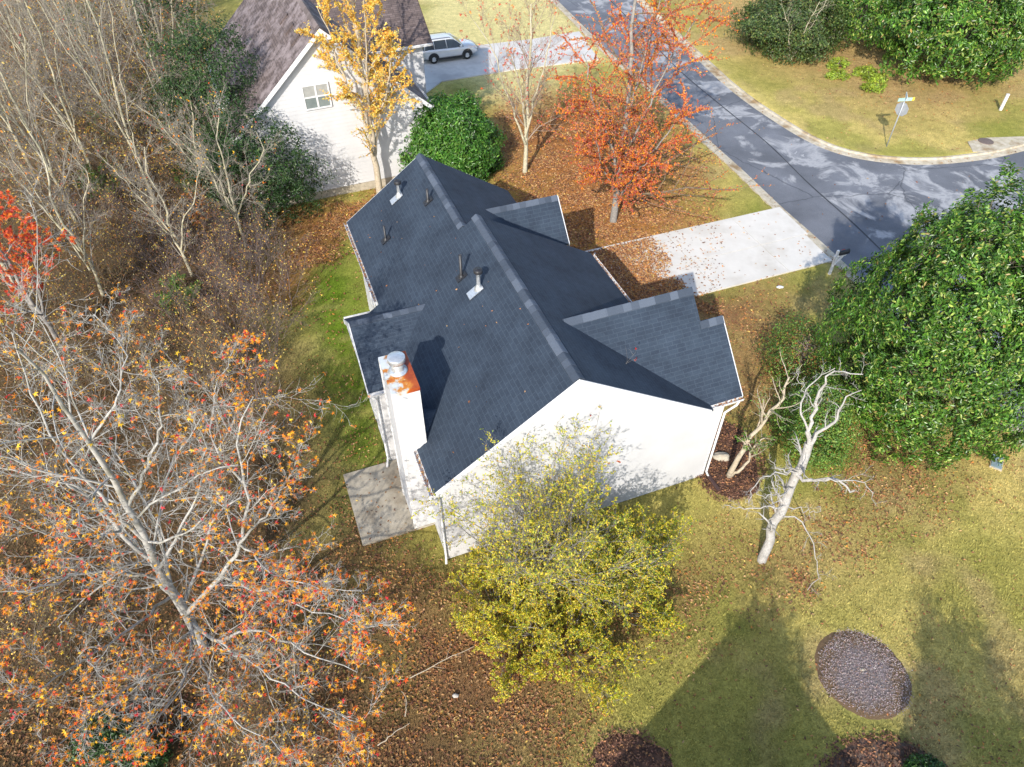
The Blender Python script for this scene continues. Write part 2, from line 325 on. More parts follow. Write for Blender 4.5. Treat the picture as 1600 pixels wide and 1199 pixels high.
def cover(X, Y):
    n1 = fbm(X, Y, 5, 1); n2 = fbm(X, Y, 1.6, 11); n3 = fbm(X, Y, 14, 21, 3); n4 = fbm(X, Y, .7, 31, 3)
    def w(poly, soft, rag=1.6): return sm(sdist(poly, X, Y) + (n2 - .5) * rag * 2 + (n1 - .5) * rag, soft)
    c = np.empty(X.shape + (3,))
    lawn = np.array([.49, .395, .135]); olive = np.array([.32, .29, .075])
    t = np.clip((n1 - .34) * 3.2, 0, 1)[..., None]; c[:] = lawn * t + olive * (1 - t); c *= (.78 + .44 * n2)[..., None]
    bp = np.clip((fbm(X, Y, 2.6, 41, 4) - .56) * 6, 0, .65)[..., None]; c = c * (1 - bp) + np.array([.37, .28, .13]) * bp
    gp = np.clip((fbm(X, Y, 3.2, 51, 4) - .58) * 6, 0, .55)[..., None]; c = c * (1 - gp) + np.array([.22, .24, .045]) * gp
    def lay(col, m):
        nonlocal c
        m = np.clip(m, 0, 1)[..., None]; c = c * (1 - m) + np.array(col) * m
    lay((.56, .49, .23), w(PALE, 1.5)); lay((.12, .19, .015), w(GREEN, 1.2, 1) * np.clip(.35 + n4 * 1.1, 0, 1))
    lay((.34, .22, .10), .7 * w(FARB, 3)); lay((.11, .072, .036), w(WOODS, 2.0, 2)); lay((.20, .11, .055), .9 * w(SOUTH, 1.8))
    lay((.36, .155, .05), w(FRONT, 3, 2)); lay((.23, .125, .06), w(STRIP, 2)); lay((.30, .15, .045), w(BACKL, 1.2))
    lay((.25, .17, .075), .6 * w(DEADL, 1.5))
    dk = sdist(np.vstack([far_k]), X, Y)
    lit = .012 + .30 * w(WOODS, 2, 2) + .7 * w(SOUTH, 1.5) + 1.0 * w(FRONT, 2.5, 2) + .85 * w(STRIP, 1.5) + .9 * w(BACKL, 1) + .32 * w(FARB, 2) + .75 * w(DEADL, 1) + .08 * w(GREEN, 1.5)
    lit += .10 * np.clip((n1 - .5) * 4, 0, 1)
    return c, np.clip(lit, 0, 1.2) * np.clip((n4 - .22) * 2.4, .1, 1.3)
xs = np.concatenate([[-600, -300, -150, -90, -65], np.arange(-48, 48.1, .35), [65, 90, 150, 300, 600]])
ys = np.concatenate([[-500, -200, -80, -40, -20, -8], np.arange(0, 68.1, .35), [74, 85, 110, 160, 300, 700, 1500]])
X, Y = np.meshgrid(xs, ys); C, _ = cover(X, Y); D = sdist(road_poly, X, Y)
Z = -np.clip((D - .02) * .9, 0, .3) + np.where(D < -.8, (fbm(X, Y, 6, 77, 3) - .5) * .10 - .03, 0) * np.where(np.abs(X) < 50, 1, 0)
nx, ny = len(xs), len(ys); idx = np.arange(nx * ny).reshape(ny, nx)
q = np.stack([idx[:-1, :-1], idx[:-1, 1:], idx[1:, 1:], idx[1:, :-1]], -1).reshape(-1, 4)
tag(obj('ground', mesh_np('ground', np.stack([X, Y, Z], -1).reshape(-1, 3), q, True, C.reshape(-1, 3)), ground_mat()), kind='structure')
def gz(x, y):
    x = np.asarray(x, float); y = np.asarray(y, float); return (fbm(x, y, 6, 77, 3) - .5) * .10 - .03

# ------------------------------------------------------------ driveways, patio, beds
def wpts(pts, z): return [tuple(H2W(u, v, z)) for u, v in pts]
dr = obj('driveway', mesh_np('driveway', wpts([(8.9, 8.85), (21.8, 8.8), (22.2, 13.72), (14, 13.5), (8.9, 13.3)], .012), [(0, 1, 2, 3, 4)]), noisy('joint_dirt', (.13, .10, .07), (.2, .16, .12), 8, .95, 0)); tag(dr, kind='structure')
for i, (a, b) in enumerate([(8.9, 11.6), (11.6, 15.5), (15.5, 19.4), (19.4, 22.05)]):
    for v0, v1 in ((8.8, 11.1), (11.1, 13.7)):
        g = .013; e = .12 if i == 3 and v1 > 12 else (-.22 if i == 3 else 0)
        slab('slab', wpts([(a + g, v0 + g), (b - g + e, v0 + g), (b - g + e + (.18 if i == 3 else 0), v1 - g), (a + g, v1 - g)], .055 + .003 * ((i * 3 + (v0 > 9)) % 3)), (0, 0, -.12), M['drive'], dr)
pt = slab('patio', wpts([(-2.44, 1.38), (-.02, 1.38), (-.02, 4.42), (-2.47, 4.42)], .07), (0, 0, -.25), M['concrete']); tag(pt, kind='structure')
nd_ = pxpoly([(660, 150), (690, 128), (800, 110), (935, 93), (905, 50), (830, 62), (745, 72), (660, 88)])
tag(slab('neighbour_driveway', [(x, y, .04) for x, y in nd_], (0, 0, -.2), M['ndrive']), kind='structure')
tag(slab('road_patch', [(x, y, .03) for x, y in pxpoly([(1512, 222), (1540, 216), (1600, 214), (1600, 226), (1560, 236), (1520, 238)])], (0, 0, -.2), M['kerb']), kind='structure')
def disc_bed(name, cx, cy, rx, ry, mat, zc, n=48, seed=1, wob=.07):
    rg = random.Random(seed); V = [(0, 0, zc)]; rings = 5
    ph = [rg.random() * 6.28 for _ in range(4)]
    for j in range(1, rings + 1):
        for k in range(n):
            a = 2 * math.pi * k / n; w = 1 + wob * (math.sin(3 * a + ph[0]) + .6 * math.sin(5 * a + ph[1]) + .4 * math.sin(9 * a + ph[2]))
            r = j / rings; V.append((rx * r * w * math.cos(a), ry * r * w * math.sin(a), zc * (1 - r ** 3) + .005 - (.06 if j == rings else 0) + rg.uniform(-.008, .008)))
    F3 = [(0, 1 + k, 1 + (k + 1) % n) for k in range(n)]
    F4 = [(1 + (j - 1) * n + k, 1 + j * n + k, 1 + j * n + (k + 1) % n, 1 + (j - 1) * n + (k + 1) % n) for j in range(1, rings) for k in range(n)]
    return obj(name, mesh_np(name, V, [np.array(F3), np.array(F4)], True), mat, None, (cx, cy, 0))
def gravel_mat():
    m, nt, ns, ls, p = new_mat('bed_gravel'); tc = ns.new('ShaderNodeTexCoord'); V = tc.outputs['Object']
    n = nd(ns, 'ShaderNodeTexNoise', Scale=28, Detail=5, Roughness=.8); ls.new(V, n.inputs[0])
    r = ramp(ns, [(.3, (.095, .075, .072)), (.7, (.29, .245, .24))]); ls.new(n.outputs[0], r.inputs[0])
    ln = nd(ns, 'ShaderNodeVectorMath', operation='LENGTH'); ls.new(V, ln.inputs[0])
    n2 = nd(ns, 'ShaderNodeTexNoise', Scale=1.7, Detail=5, Roughness=.65); ls.new(V, n2.inputs[0])
    ad = nd(ns, 'ShaderNodeMath', operation='MULTIPLY_ADD'); ls.new(n2.outputs[0], ad.inputs[0]); ad.inputs[1].default_value = 1.3; ls.new(ln.outputs['Value'], ad.inputs[2])
    r2 = ramp(ns, [(.55, (0, 0, 0)), (.72, (1, 1, 1))]); sc = nd(ns, 'ShaderNodeMath', operation='MULTIPLY'); ls.new(ad.outputs[0], sc.inputs[0]); sc.inputs[1].default_value = .43; ls.new(sc.outputs[0], r2.inputs[0])
    o = mix(ns, ls, r.outputs[0], (.15, .095, .05), r2.outputs[0]); ls.new(o, p.inputs['Base Color']); p.inputs['Roughness'].default_value = .9
    b = nd(ns, 'ShaderNodeBump', Strength=1, Distance=.03); ls.new(n.outputs[0], b.inputs['Height']); ls.new(b.outputs[0], p.inputs['Normal'])
    return m
c = at2(1349, 1052); tag(disc_bed('gravel_bed', c[0], c[1], 1.37, 1.36, gravel_mat(), .05, seed=3, wob=.012), kind='structure')
c = at2(985, 1192); tag(disc_bed('mulch_bed', c[0], c[1], 1.05, .75, M['mulch'], .07, seed=4), kind='structure')
c = at2(1385, 1225); tag(disc_bed('mulch_bed', c[0], c[1], 1.85, 1.15, noisy('grey_mulch', (.10, .06, .045), (.22, .15, .11), 30, .95, 1, c3=(.06, .035, .025), s3=1.2), .07, seed=5), kind='structure')
c = at2(1130, 715); tag(disc_bed('mulch_bed', c[0], c[1], 1.35, 1.9, M['mulch'], .06, seed=6), kind='structure')


# old longitudinal joint in the asphalt
jl = catmull([tuple(at2(*p)) for p in ((935, -20), (1000, 45), (1062, 108), (1130, 165), (1200, 222), (1265, 285), (1340, 352), (1440, 450))], 14)
tj = np.gradient(jl, axis=0); tj /= np.linalg.norm(tj, axis=1)[:, None]; wj = .035 + .02 * vnoise(np.arange(len(jl)) * .7, np.arange(len(jl)) * 0., 3)
Vj = np.concatenate([np.stack([jl[:, 0] - tj[:, 1] * wj * k, jl[:, 1] + tj[:, 0] * wj * k, np.full(len(jl), -.094)], 1) for k in (-1, 1)]); nj = len(jl)
tag(obj('road_joint', mesh_np('road_joint', Vj, [(i, i + nj, i + nj + 1, i + 1) for i in range(nj - 1)]), noisy('tar_joint', (.03, .032, .04), (.06, .062, .07), 20, .8, .1)), kind='structure')

# ------------------------------------------------------------ building helpers
def span(poly, z):
    xs = []
    for (a0, z0), (a1, z1) in zip(poly, poly[1:] + poly[:1]):
        if (z0 - z) * (z1 - z) <= 0 and abs(z1 - z0) > 1e-9: xs.append(a0 + (a1 - a0) * (z - z0) / (z1 - z0))
        elif abs(z1 - z0) <= 1e-9 and abs(z0 - z) < 1e-9: xs += [a0, a1]
    return (min(xs), max(xs)) if xs else None
def lap_wall(name, poly, org, ax, out, mat, parent, h=.19, lip=.03):
    org, ax, out = (np.asarray(t, float) for t in (org, ax, out)); up = np.array([0, 0, 1.])
    zs = [p[1] for p in poly]; zmin, zmax = min(zs), max(zs)
    cuts = sorted(set([round(z, 4) for z in zs] + [round(zmin + i * h, 4) for i in range(int((zmax - zmin) / h) + 1)]))
    V = []; F = []
    P = lambda a, z, o: org + ax * a + up * z + out * o
    for z0, z1 in zip(cuts, cuts[1:]):
        if z1 - z0 < .004: continue
        e = 1e-5; s0, s1 = span(poly, z0 + e), span(poly, z1 - e)
        if not s0 or not s1: continue
        f0 = ((z0 - zmin) / h) % 1; f0 = 0 if f0 > .999 else f0; f1 = f0 + (z1 - z0) / h
        o0, o1 = lip * (1 - f0) + .002, lip * max(0, 1 - f1) + .002
        b = len(V); V += [P(s0[0], z0, o0), P(s0[1], z0, o0), P(s1[1], z1, o1), P(s1[0], z1, o1), P(s0[0], z0, -.03), P(s0[1], z0, -.03)]
        F += [(b, b + 1, b + 2, b + 3), (b + 4, b + 5, b + 1, b)]
    b = len(V); n = len(poly)
    me = mesh_np(name, V, np.array(F))
    w = obj(name, me, mat, parent)
    bm = bmesh.new(); bm.from_mesh(me); bm_prism(bm, [tuple(P(a, z, -.004)) for a, z in poly], out * -.14); bm.to_mesh(me); bm.free()
    return w
def board(name, p0, p1, side, drop, thick, mat, parent, top=0.0):   # strip under a roof edge
    p0, p1, side = (np.asarray(t, float) for t in (p0, p1, side)); z = np.array([0, 0, 1.])
    return slab(name, [tuple(p0 + z * top), tuple(p1 + z * top), tuple(p1 + z * (top - drop)), tuple(p0 + z * (top - drop))], side * thick, mat, parent)
def gutter(parent, p0, p1, out, name='gutter'):
    p0, p1, out = (np.asarray(t, float) for t in (p0, p1, out)); prof = [(0, -.10), (.11, -.10), (.125, .0), (.112, .0), (.10, -.085), (.012, -.085), (.012, .0), (0, 0)]
    V = [p + out * d + np.array([0, 0, z]) for p in (p0, p1) for d, z in prof]; k = len(prof)
    F = [(i, (i + 1) % k, k + (i + 1) % k, k + i) for i in range(k)]
    bm = bmesh.new(); vs = [bm.verts.new(v) for v in V]
    for f in F: bm.faces.new([vs[i] for i in f])
    for s in (0, k):
        for quad in ((0, 1, 4, 5), (1, 2, 3, 4), (0, 5, 6, 7)): bm.faces.new([vs[s + i] for i in quad])
    bmesh.ops.recalc_face_normals(bm, faces=bm.faces[:]); return obj(name, bm, M['trim'], parent)
def ridge_caps(parent, p0, p1, sl, sr, seed, mats=None, piece=.27, w=.17):
    # p0 -> p1 along the ridge; sl / sr slopes to its left and right
    p0, p1 = np.asarray(p0, float), np.asarray(p1, float); d = p1 - p0; L = np.linalg.norm(d); n = max(1, round(L / piece)); st = L / n; ang = math.atan2(d[1], d[0])
    rg = random.Random(seed); mats = mats or M['cap']; cache = {}
    prof = [(w, -sl * w + .022), (.05, -sl * .05 + .03), (0, .022), (-.05, -sr * .05 + .03), (-w, -sr * w + .022)]
    for i in range(n):
        m = rg.choices(range(3), (3, 4, 3))[0]
        if m not in cache:
            V = []
            for x, lift in ((0, .012), (st + .05, .002)):
                for dz in (0, -.02): V += [(x, y, z + lift + dz) for y, z in prof]
            F = [(j, j + 1, 11 + j, 10 + j) for j in range(4)] + [(5 + j, 15 + j, 16 + j, 6 + j) for j in range(4)] + [(j, 5 + j, 6 + j, j + 1) for j in range(4)] + [(10 + j, 11 + j, 16 + j, 15 + j) for j in range(4)] + [(0, 10, 15, 5), (4, 9, 19, 14)]
            cache[m] = mesh_np('ridge_cap', V, np.array(F)); cache[m].materials.append(mats[m])
        p = p0 + d / L * (i * st); obj('ridge_cap', cache[m], None, parent, tuple(p), (0, rg.uniform(-.01, .01), ang + rg.uniform(-.02, .02)))
def tube_path(name, pts, r, mat, parent=None, sides=8):
    P = np.asarray(pts, float)[None]; V, F = tubes(P, np.full(P.shape[:2], r), sides, True); return obj(name, mesh_np(name, V, F, True), mat, parent)
def tubes(P, Rr, sides=6, caps=False):
    Mn, N, _ = P.shape; T = np.gradient(P, axis=1); T /= np.linalg.norm(T, axis=2, keepdims=True) + 1e-9
    mt = T.mean(1); ref = np.where((np.abs(mt[:, 2]) > .8 * np.linalg.norm(mt, axis=1))[:, None], np.array([1., .13, 0]), np.array([.05, .03, 1.]))[:, None]
    a = np.cross(T, ref); a /= np.linalg.norm(a, axis=2, keepdims=True) + 1e-9; b = np.cross(T, a)
    th = np.arange(sides) * 2 * np.pi / sides
    V = P[:, :, None] + Rr[:, :, None, None] * (np.cos(th)[None, None, :, None] * a[:, :, None] + np.sin(th)[None, None, :, None] * b[:, :, None])
    i = np.arange(Mn)[:, None, None] * N * sides + np.arange(N - 1)[None, :, None] * sides; k = np.arange(sides); k2 = (k + 1) % sides
    F = np.stack([i + k, i + sides + k, i + sides + k2, i + k2], -1).reshape(-1, 4)
    Fs = [F]
    if caps:
        e = np.arange(Mn)[:, None] * N * sides + (N - 1) * sides + np.arange(sides); s = np.arange(Mn)[:, None] * N * sides + np.arange(sides)[::-1]
        Fs += [e[:, ::-1], s[:, ::-1]]
    return V.reshape(-1, 3), Fs

# ------------------------------------------------------------ the house
house = empty('house', tuple(HO), HA, 'white sided house with charcoal shingle roof and tall chimney in the middle', 'house')
ZA, UA, SL, SR = 6.94, 3.95, .716, .64                   # main ridge height, position, slopes
L_ = lambda u: ZA - SL * (UA - u)
Rg = lambda u: ZA - SR * (u - UA)
UB = 3.46; ZB = L_(UB); Rb = lambda u: ZB - SR * (u - UB)
T = (0, 0, -.07)
slab('roof_slope', [(-.25, -.28, L_(-.25)), (UA, -.28, ZA), (UA, 8.05, ZA), (UB, 8.05, ZB), (UB, 13.5, ZB), (.2, 13.5, L_(.2)), (.2, 7.95, L_(.2)), (-.25, 7.95, L_(-.25))], T, M['shx'], house)
slab('roof_slope', [(UA + .002, -.28, ZA), (8.7, -.28, Rg(8.7)), (8.7, 8.55, Rg(8.7)), (UA + .002, 8.05, ZA)], T, M['shx'], house)
slab('roof_slope', [(UB + .002, 8.06, ZB), (7.1, 8.06, Rb(7.1)), (7.1, 13.5, Rb(7.1)), (UB + .002, 13.5, ZB)], T, M['shx'], house)
# west bump-out gable
bz, bv, bs = 5.15, 6.25, .71; vu = UA - (ZA - bz) / SL; ze = bz - bs * 1.95
slab('roof_slope', [(-1.05, bv, bz), (vu + .1, bv, bz + .01), (-.2, 4.42, bz - bs * 1.83 + .012), (-.2, 4.3, ze), (-1.05, 4.3, ze)], T, M['shy'], house)
slab('roof_slope', [(vu + .1, bv + .002, bz + .01), (-1.05, bv + .002, bz), (-1.05, 8.2, ze), (-.2, 8.2, ze), (-.2, 8.08, bz - bs * 1.83 + .012)], T, M['shy'], house)
# east front gables
gz_, gv, gs = 6.45, 2.55, .98; gu = UA + (ZA - gz_) / SR; ge = gz_ - gs * 2.62; pz, pv = gz_ - gs * .78, 1.77
slab('roof_slope', [(gu - .1, gv, gz_ + .01), (9.1, gv, gz_), (9.1, pv, pz), (9.88, pv, pz), (9.88, -.07, ge), (8.74, -.07, ge + .012)], T, M['shy'], house)
slab('roof_slope', [(9.1, gv + .002, gz_), (gu - .1, gv + .002, gz_ + .01), (8.74, 5.17, ge + .012), (9.1, 5.17, ge)], T, M['shy'], house)
slab('roof_slope', [(9.88, pv + .002, pz), (9.102, pv + .002, pz), (9.102, 3.6, pz - gs * 1.83), (9.88, 3.6, pz - gs * 1.83)], T, M['shy'], house)
# front gable over the entrance
fz, fv, fs = 5.55, 10.4, 1.2; fu = UB + (ZB - fz) / SR
slab('roof_slope', [(fu - .1, fv, fz + .01), (7.98, fv, fz), (8.05, 9.2, fz - fs * 1.2), (6.9, 9.2, fz - fs * 1.2)], T, M['shy'], house)
slab('roof_slope', [(7.98, fv + .002, fz), (fu - .1, fv + .002, fz + .01), (6.9, 11.6, fz - fs * 1.2), (8.05, 11.6, fz - fs * 1.2)], T, M['shy'], house)
# chimney saddle
slab('roof_saddle', [(.02, 2.15, L_(.55) + .05), (.62, 2.15, L_(.62) + .02), (.02, 2.85, L_(.02) + .01)], T, M['shy'], house)
slab('roof_saddle', [(.62, 2.148, L_(.62) + .02), (.02, 2.148, L_(.55) + .05), (.02, 1.5, L_(.02) + .01)], T, M['shy'], house)
ridge_caps(house, (UA, -.28, ZA), (UA, 8.05, ZA), SL, SR, 1); ridge_caps(house, (UB, 8.1, ZB), (UB, 13.5, ZB), SL, SR, 2)
ridge_caps(house, (-1.05, bv, bz), (vu, bv, bz), bs, bs, 3, w=.14); ridge_caps(house, (9.1, gv, gz_), (gu + .1, gv, gz_), gs, gs, 4)
ridge_caps(house, (9.88, pv, pz), (9.1, pv, pz), gs, gs, 5); ridge_caps(house, (7.98, fv, fz), (fu, fv, fz), fs, fs, 6, w=.14)
# walls
W = M['siding']; Zd = -.075
lap_wall('wall', [(0, .0), (9.32, .0), (9.32, 3.80), (8.72, 3.81), (UA, ZA - .12), (0, L_(0) - .09)], (0, 0, 0), (1, 0, 0), (0, -1, 0), W, house)
lap_wall('wall', [(0, 0), (4.4, 0), (4.4, L_(0) - .09), (0, L_(0) - .09)], (0, 0, 0), (0, 1, 0), (-1, 0, 0), W, house)
lap_wall('wall', [(0, 0), (5.4, 0), (5.4, L_(.4) - .09), (0, L_(.4) - .09)], (.45, 7.8, 0), (0, 1, 0), (-1, 0, 0), W, house)
lap_wall('wall', [(0, 0), (3.5, 0), (3.5, ze - .02), (1.75, bz - .14), (0, ze - .02)], (-.75, 4.5, 0), (0, 1, 0), (-1, 0, 0), W, house)
lap_wall('wall', [(0, 0), (.75, 0), (.75, ze), (0, ze)], (-.75, 4.5, 0), (1, 0, 0), (0, -1, 0), W, house)
lap_wall('wall', [(0, 0), (1.2, 0), (1.2, ze), (0, ze)], (-.75, 8.0, 0), (1, 0, 0), (0, 1, 0), W, house)
lap_wall('wall', [(0, 0), (6.3, 0), (6.3, Rb(6.7) - .09), (UB - .45, ZB - .12), (0, L_(.45) - .09)], (.45, 13.2, 0), (1, 0, 0), (0, 1, 0), W, house)
lap_wall('wall', [(UB - .4, ZB - .3), (4.75, Rg(8.7) - .1), (UA, ZA - .12)], (0, 7.95, 0), (1, 0, 0), (0, 1, 0), W, house)
lap_wall('wall', [(0, 0), (5.0, 0), (5.0, 3.75), (2.55, gz_ - .15), (0, 3.8)], (8.95, 0, 0), (0, 1, 0), (1, 0, 0), W, house)
lap_wall('wall', [(0, 0), (3.5, 0), (3.5, 3.8), (1.77, pz - .15), (0, 3.8)], (9.32, .002, 0), (0, 1, 0), (1, 0, 0), W, house)
lap_wall('wall', [(0, 0), (3.4, 0), (3.4, 3.8), (0, 3.8)], (8.3, 5.0, 0), (0, 1, 0), (1, 0, 0), W, house)
lap_wall('wall', [(0, 0), (4.8, 0), (4.8, Rb(6.75) - .09), (0, Rb(6.75) - .09)], (6.75, 8.4, 0), (0, 1, 0), (1, 0, 0), W, house)
lap_wall('wall', [(0, 0), (2.2, 0), (2.2, 3.9), (1.1, fz - .15), (0, 3.9)], (7.6, 9.3, 0), (0, 1, 0), (1, 0, 0), W, house)
for v, o in ((9.3, -1), (11.5, 1)): lap_wall('wall', [(0, 0), (.85, 0), (.85, 3.9), (0, 3.9)], (6.75, v, 0), (1, 0, 0), (0, o, 0), W, house)
# foundation, corner boards, fascia
box('foundation', -.01, 9.30, .012, .3, -.2, .22, M['foundation'], house)
for u, v, h in ((-.02, -.022, L_(0) - .1), (9.25, -.022, 3.75), (-.77, 4.478, ze - .05), (.43, 13.13, 4.0), (-.77, 7.93, ze - .05)):
    box('corner_board', u, u + .09, v, v + .09, .0, h, M['trim'], house)
def rake(p0, p1, side, drop=.2): board('rake_board', p0, p1, side, drop, .03, M['trim'], house, -.012)
rake((-.25, -.285, L_(-.25)), (UA, -.285, ZA), (0, -1, 0)); rake((UA, -.2845, ZA), (8.62, -.2845, Rg(8.62)), (0, -1, 0))
rake((-1.055, bv, bz), (-1.055, 4.3, ze), (-1, 0, 0)); rake((-1.055, bv, bz), (-1.055, 8.2, ze), (-1, 0, 0))
rake((9.885, pv, pz), (9.885, -.07, ge), (1, 0, 0)); rake((9.105, gv, gz_), (9.105, 5.17, ge), (1, 0, 0)); rake((UB, 13.505, ZB), (.2, 13.505, L_(.2)), (0, 1, 0))
rake((8.0, fv, fz), (8.055, 9.2, fz - fs * 1.2), (1, 0, 0))
for nm, u0, u1, v0, v1, z in (('soffit', -.22, .0, -.27, 7.9, L_(-.22) - .20), ('soffit', .22, .46, 8.0, 13.45, L_(.22) - .2), ('soffit', -1.03, -.74, 4.32, 8.15, ze - .17), ('soffit', 8.8, 9.86, -.06, .02, ge - .16), ('soffit', 9.31, 9.86, -.06, 3.55, ge - .2)):
    box(nm, u0, u1, v0, v1, z, z + .03, M['trim'], house)
gl = [gutter(house, (-.25, -.28, L_(-.25) - .02), (-.25, 1.36, L_(-.25) - .02), (-1, 0, 0)), gutter(house, (.2, 8.25, L_(.2) - .02), (.2, 13.5, L_(.2) - .02), (-1, 0, 0)),
      gutter(house, (8.35, -.07, ge - .02), (9.88, -.07, ge - .02), (0, -1, 0)), gutter(house, (8.7, 5.2, Rg(8.7) - .02), (8.7, 8.5, Rg(8.7) - .02), (1, 0, 0)),
      gutter(house, (-1.05, 8.2, ze - .02), (-.1, 8.2, ze - .02), (0, 1, 0)), gutter(house, (-1.05, 4.3, ze - .02), (-.3, 4.3, ze - .02), (0, -1, 0))]
for pts in ([(-.33, -.2, 3.78), (-.33, -.2, 3.6), (-.07, -.09, 3.35), (-.07, -.09, .25), (-.12, -.25, .1)], [(9.75, -.14, 3.75), (9.7, -.14, 3.6), (9.39, -.07, 3.3), (9.39, -.07, .25), (9.42, -.2, .12)],
            [(-.95, 4.22, 3.6), (-.84, 4.4, 3.3), (-.84, 4.4, .3), (-.95, 4.15, .12)]):
    tube_path('downspout', pts, .042, M['trim'], house, 6)
box('splash_extension', 9.36, 9.5, -.85, -.2, .06, .15, M['brownplastic'], house, .02)
def window(parent, org, ax, out, w, h, z, panes=2, mat='glass', grid=0):
    org, ax, out = (np.asarray(t, float) for t in (org, ax, out)); up = np.array([0, 0, 1.])
    P = lambda a, zz, o: tuple(org + ax * a + up * (z + zz) + out * o)
    f = .07; bm = bmesh.new()
    for a0, a1, z0, z1 in ((0, w, 0, f), (0, w, h - f, h), (0, f, f, h - f), (w - f, w, f, h - f), (f, w - f, h / 2 - .03, h / 2 + .03)) + (((w / 2 - .04, w / 2 + .04, f, h / 2 - .03), (w / 2 - .04, w / 2 + .04, h / 2 + .03, h - f)) if panes == 2 else ()):
        bm_prism(bm, [P(a0, z0, .0), P(a1, z0, .0), P(a1, z1, .0), P(a0, z1, .0)], out * .05)
    fr = obj('window', bm, M['trim'], parent)
    for a0, a1 in (((f, w / 2 - .04), (w / 2 + .04, w - f)) if panes == 2 else ((f, w - f),)):
        for k, (z0, z1) in enumerate(((f, h / 2 - .03), (h / 2 + .03, h - f))):
            slab('pane', [P(a0, z0, .014), P(a1, z0, .014), P(a1, z1, .014), P(a0, z1, .014)], out * .008, M['glass' if mat == 'glass' else 'paleglass' if k == 0 else 'blind'], fr)
    return fr
window(house, (-.77, 5.0, 0), (0, 1, 0), (-1, 0, 0), 1.0, 2.0, .25); window(house, (-.77, 6.4, 0), (0, 1, 0), (-1, 0, 0), 1.0, 2.0, .25); window(house, (.43, 10, 0), (0, 1, 0), (-1, 0, 0), 1.6, 1.4, 1.1)
slab('garage_door', [(8.32, 5.4, 0.05), (8.32, 8.1, 0.05), (8.32, 8.1, 2.3), (8.32, 5.4, 2.3)], (.04, 0, 0), M['trim'], house)
slab('front_door', [(7.63, 9.9, .2), (7.63, 10.9, .2), (7.63, 10.9, 2.3), (7.63, 9.9, 2.3)], (.04, 0, 0), M['brownplastic'], house)
# chimney
c0u, c1u, c0v, c1v, ct = -.66, .02, 1.41, 2.83, 6.42
ch = lap_wall('chimney', [(0, 0), (c1u - c0u, 0), (c1u - c0u, ct), (0, ct)], (c0u, c0v, 0), (1, 0, 0), (0, -1, 0), W, house)
lap_wall('chimney_side', [(0, 0), (c1v - c0v, 0), (c1v - c0v, ct), (0, ct)], (c0u, c0v, 0), (0, 1, 0), (-1, 0, 0), W, ch)
lap_wall('chimney_side', [(0, 0), (c1v - c0v, 0), (c1v - c0v, ct), (0, ct)], (c1u, c0v, 0), (0, 1, 0), (1, 0, 0), W, ch)
lap_wall('chimney_side', [(0, 0), (c1u - c0u, 0), (c1u - c0u, ct), (0, ct)], (c0u, c1v, 0), (1, 0, 0), (0, 1, 0), W, ch)
for u, v in ((c0u, c0v), (c1u, c0v), (c0u, c1v), (c1u, c1v)): box('corner_board', u - .045 + (.02 if u > -.1 else -0.0) - .02 * (u < -.1) + .01, u + .045, v - .025, v + .055, 0, ct - .01, M['trim'], ch)
cap = empty_cap = slab('chimney_cap', [(c0u - .05, c0v - .05, ct + .05), (c1u + .05, c0v - .05, ct + .05), (c1u + .05, c1v + .05, ct + .05), (c0u - .05, c1v + .05, ct + .05)], (0, 0, -.13), M['rustcap'], ch)
lathe('flue', [(0, ct + .05), (.26, ct + .05), (.26, ct + .09), (.19, ct + .12), (.17, ct + .15), (.17, ct + .36), (.15, ct + .38), (.24, ct + .42), (.245, ct + .56), (.23, ct + .575), (.05, ct + .59), (0, ct + .59)], M['metal'], ch, ((c0u + c1u) / 2, c0v + .75, 0), 28)
# roof pipes and vents, standing on the west slope
def on_west(px, py):
    z = 5.
    for _ in range(60):
        p = at(px, py, z) - HO; u, v = p @ HU, p @ HV; z += .5 * (L_(u) - z)
    return u, v, L_(u)
for px, py, h, r in ((721, 434, .85, .05), (603, 376, .6, .04), (669, 316, .5, .05)):
    u, v, z = on_west(px, py); bm = bmesh.new()
    o = lathe('vent_pipe', [(.12, -.1), (.09, .02), (r + .015, .07), (r, .09), (r, h), (r - .012, h), (r - .012, h - .1), (0, h - .1)], M['black'], house, (u, v, z + .03), 14)
    slab('flashing', [(-.17, -.14, .035 - .17 * SL), (.15, -.14, .035 + .15 * SL), (.15, .14, .035 + .15 * SL), (-.17, .14, .035 - .17 * SL)], (0, 0, -.02), M['black'], o)
for px, py, h in ((624, 307, .62), (748, 452, .72)):
    u, v, z = on_west(px, py)
    o = lathe('exhaust_vent', [(.16, -.14), (.13, .04), (.07, .14), (.066, .16), (.066, h - .12), (.13, h - .10), (.135, h - .02), (.12, h), (0, h + .03)], M['metal'], house, (u, v, z + .03), 18)
    slab('flashing', [(-.36, -.17, .032 - .36 * SL), (.1, -.17, .032 + .1 * SL), (.1, .17, .032 + .1 * SL), (-.36, .17, .032 - .36 * SL)], (0, 0, -.02), M['metal'], o)
    lathe('vent_cap', [(.14, h - .11), (.142, h - .015), (.125, h + .008), (0, h + .036)], M['black'], o, (0, 0, 0), 18)

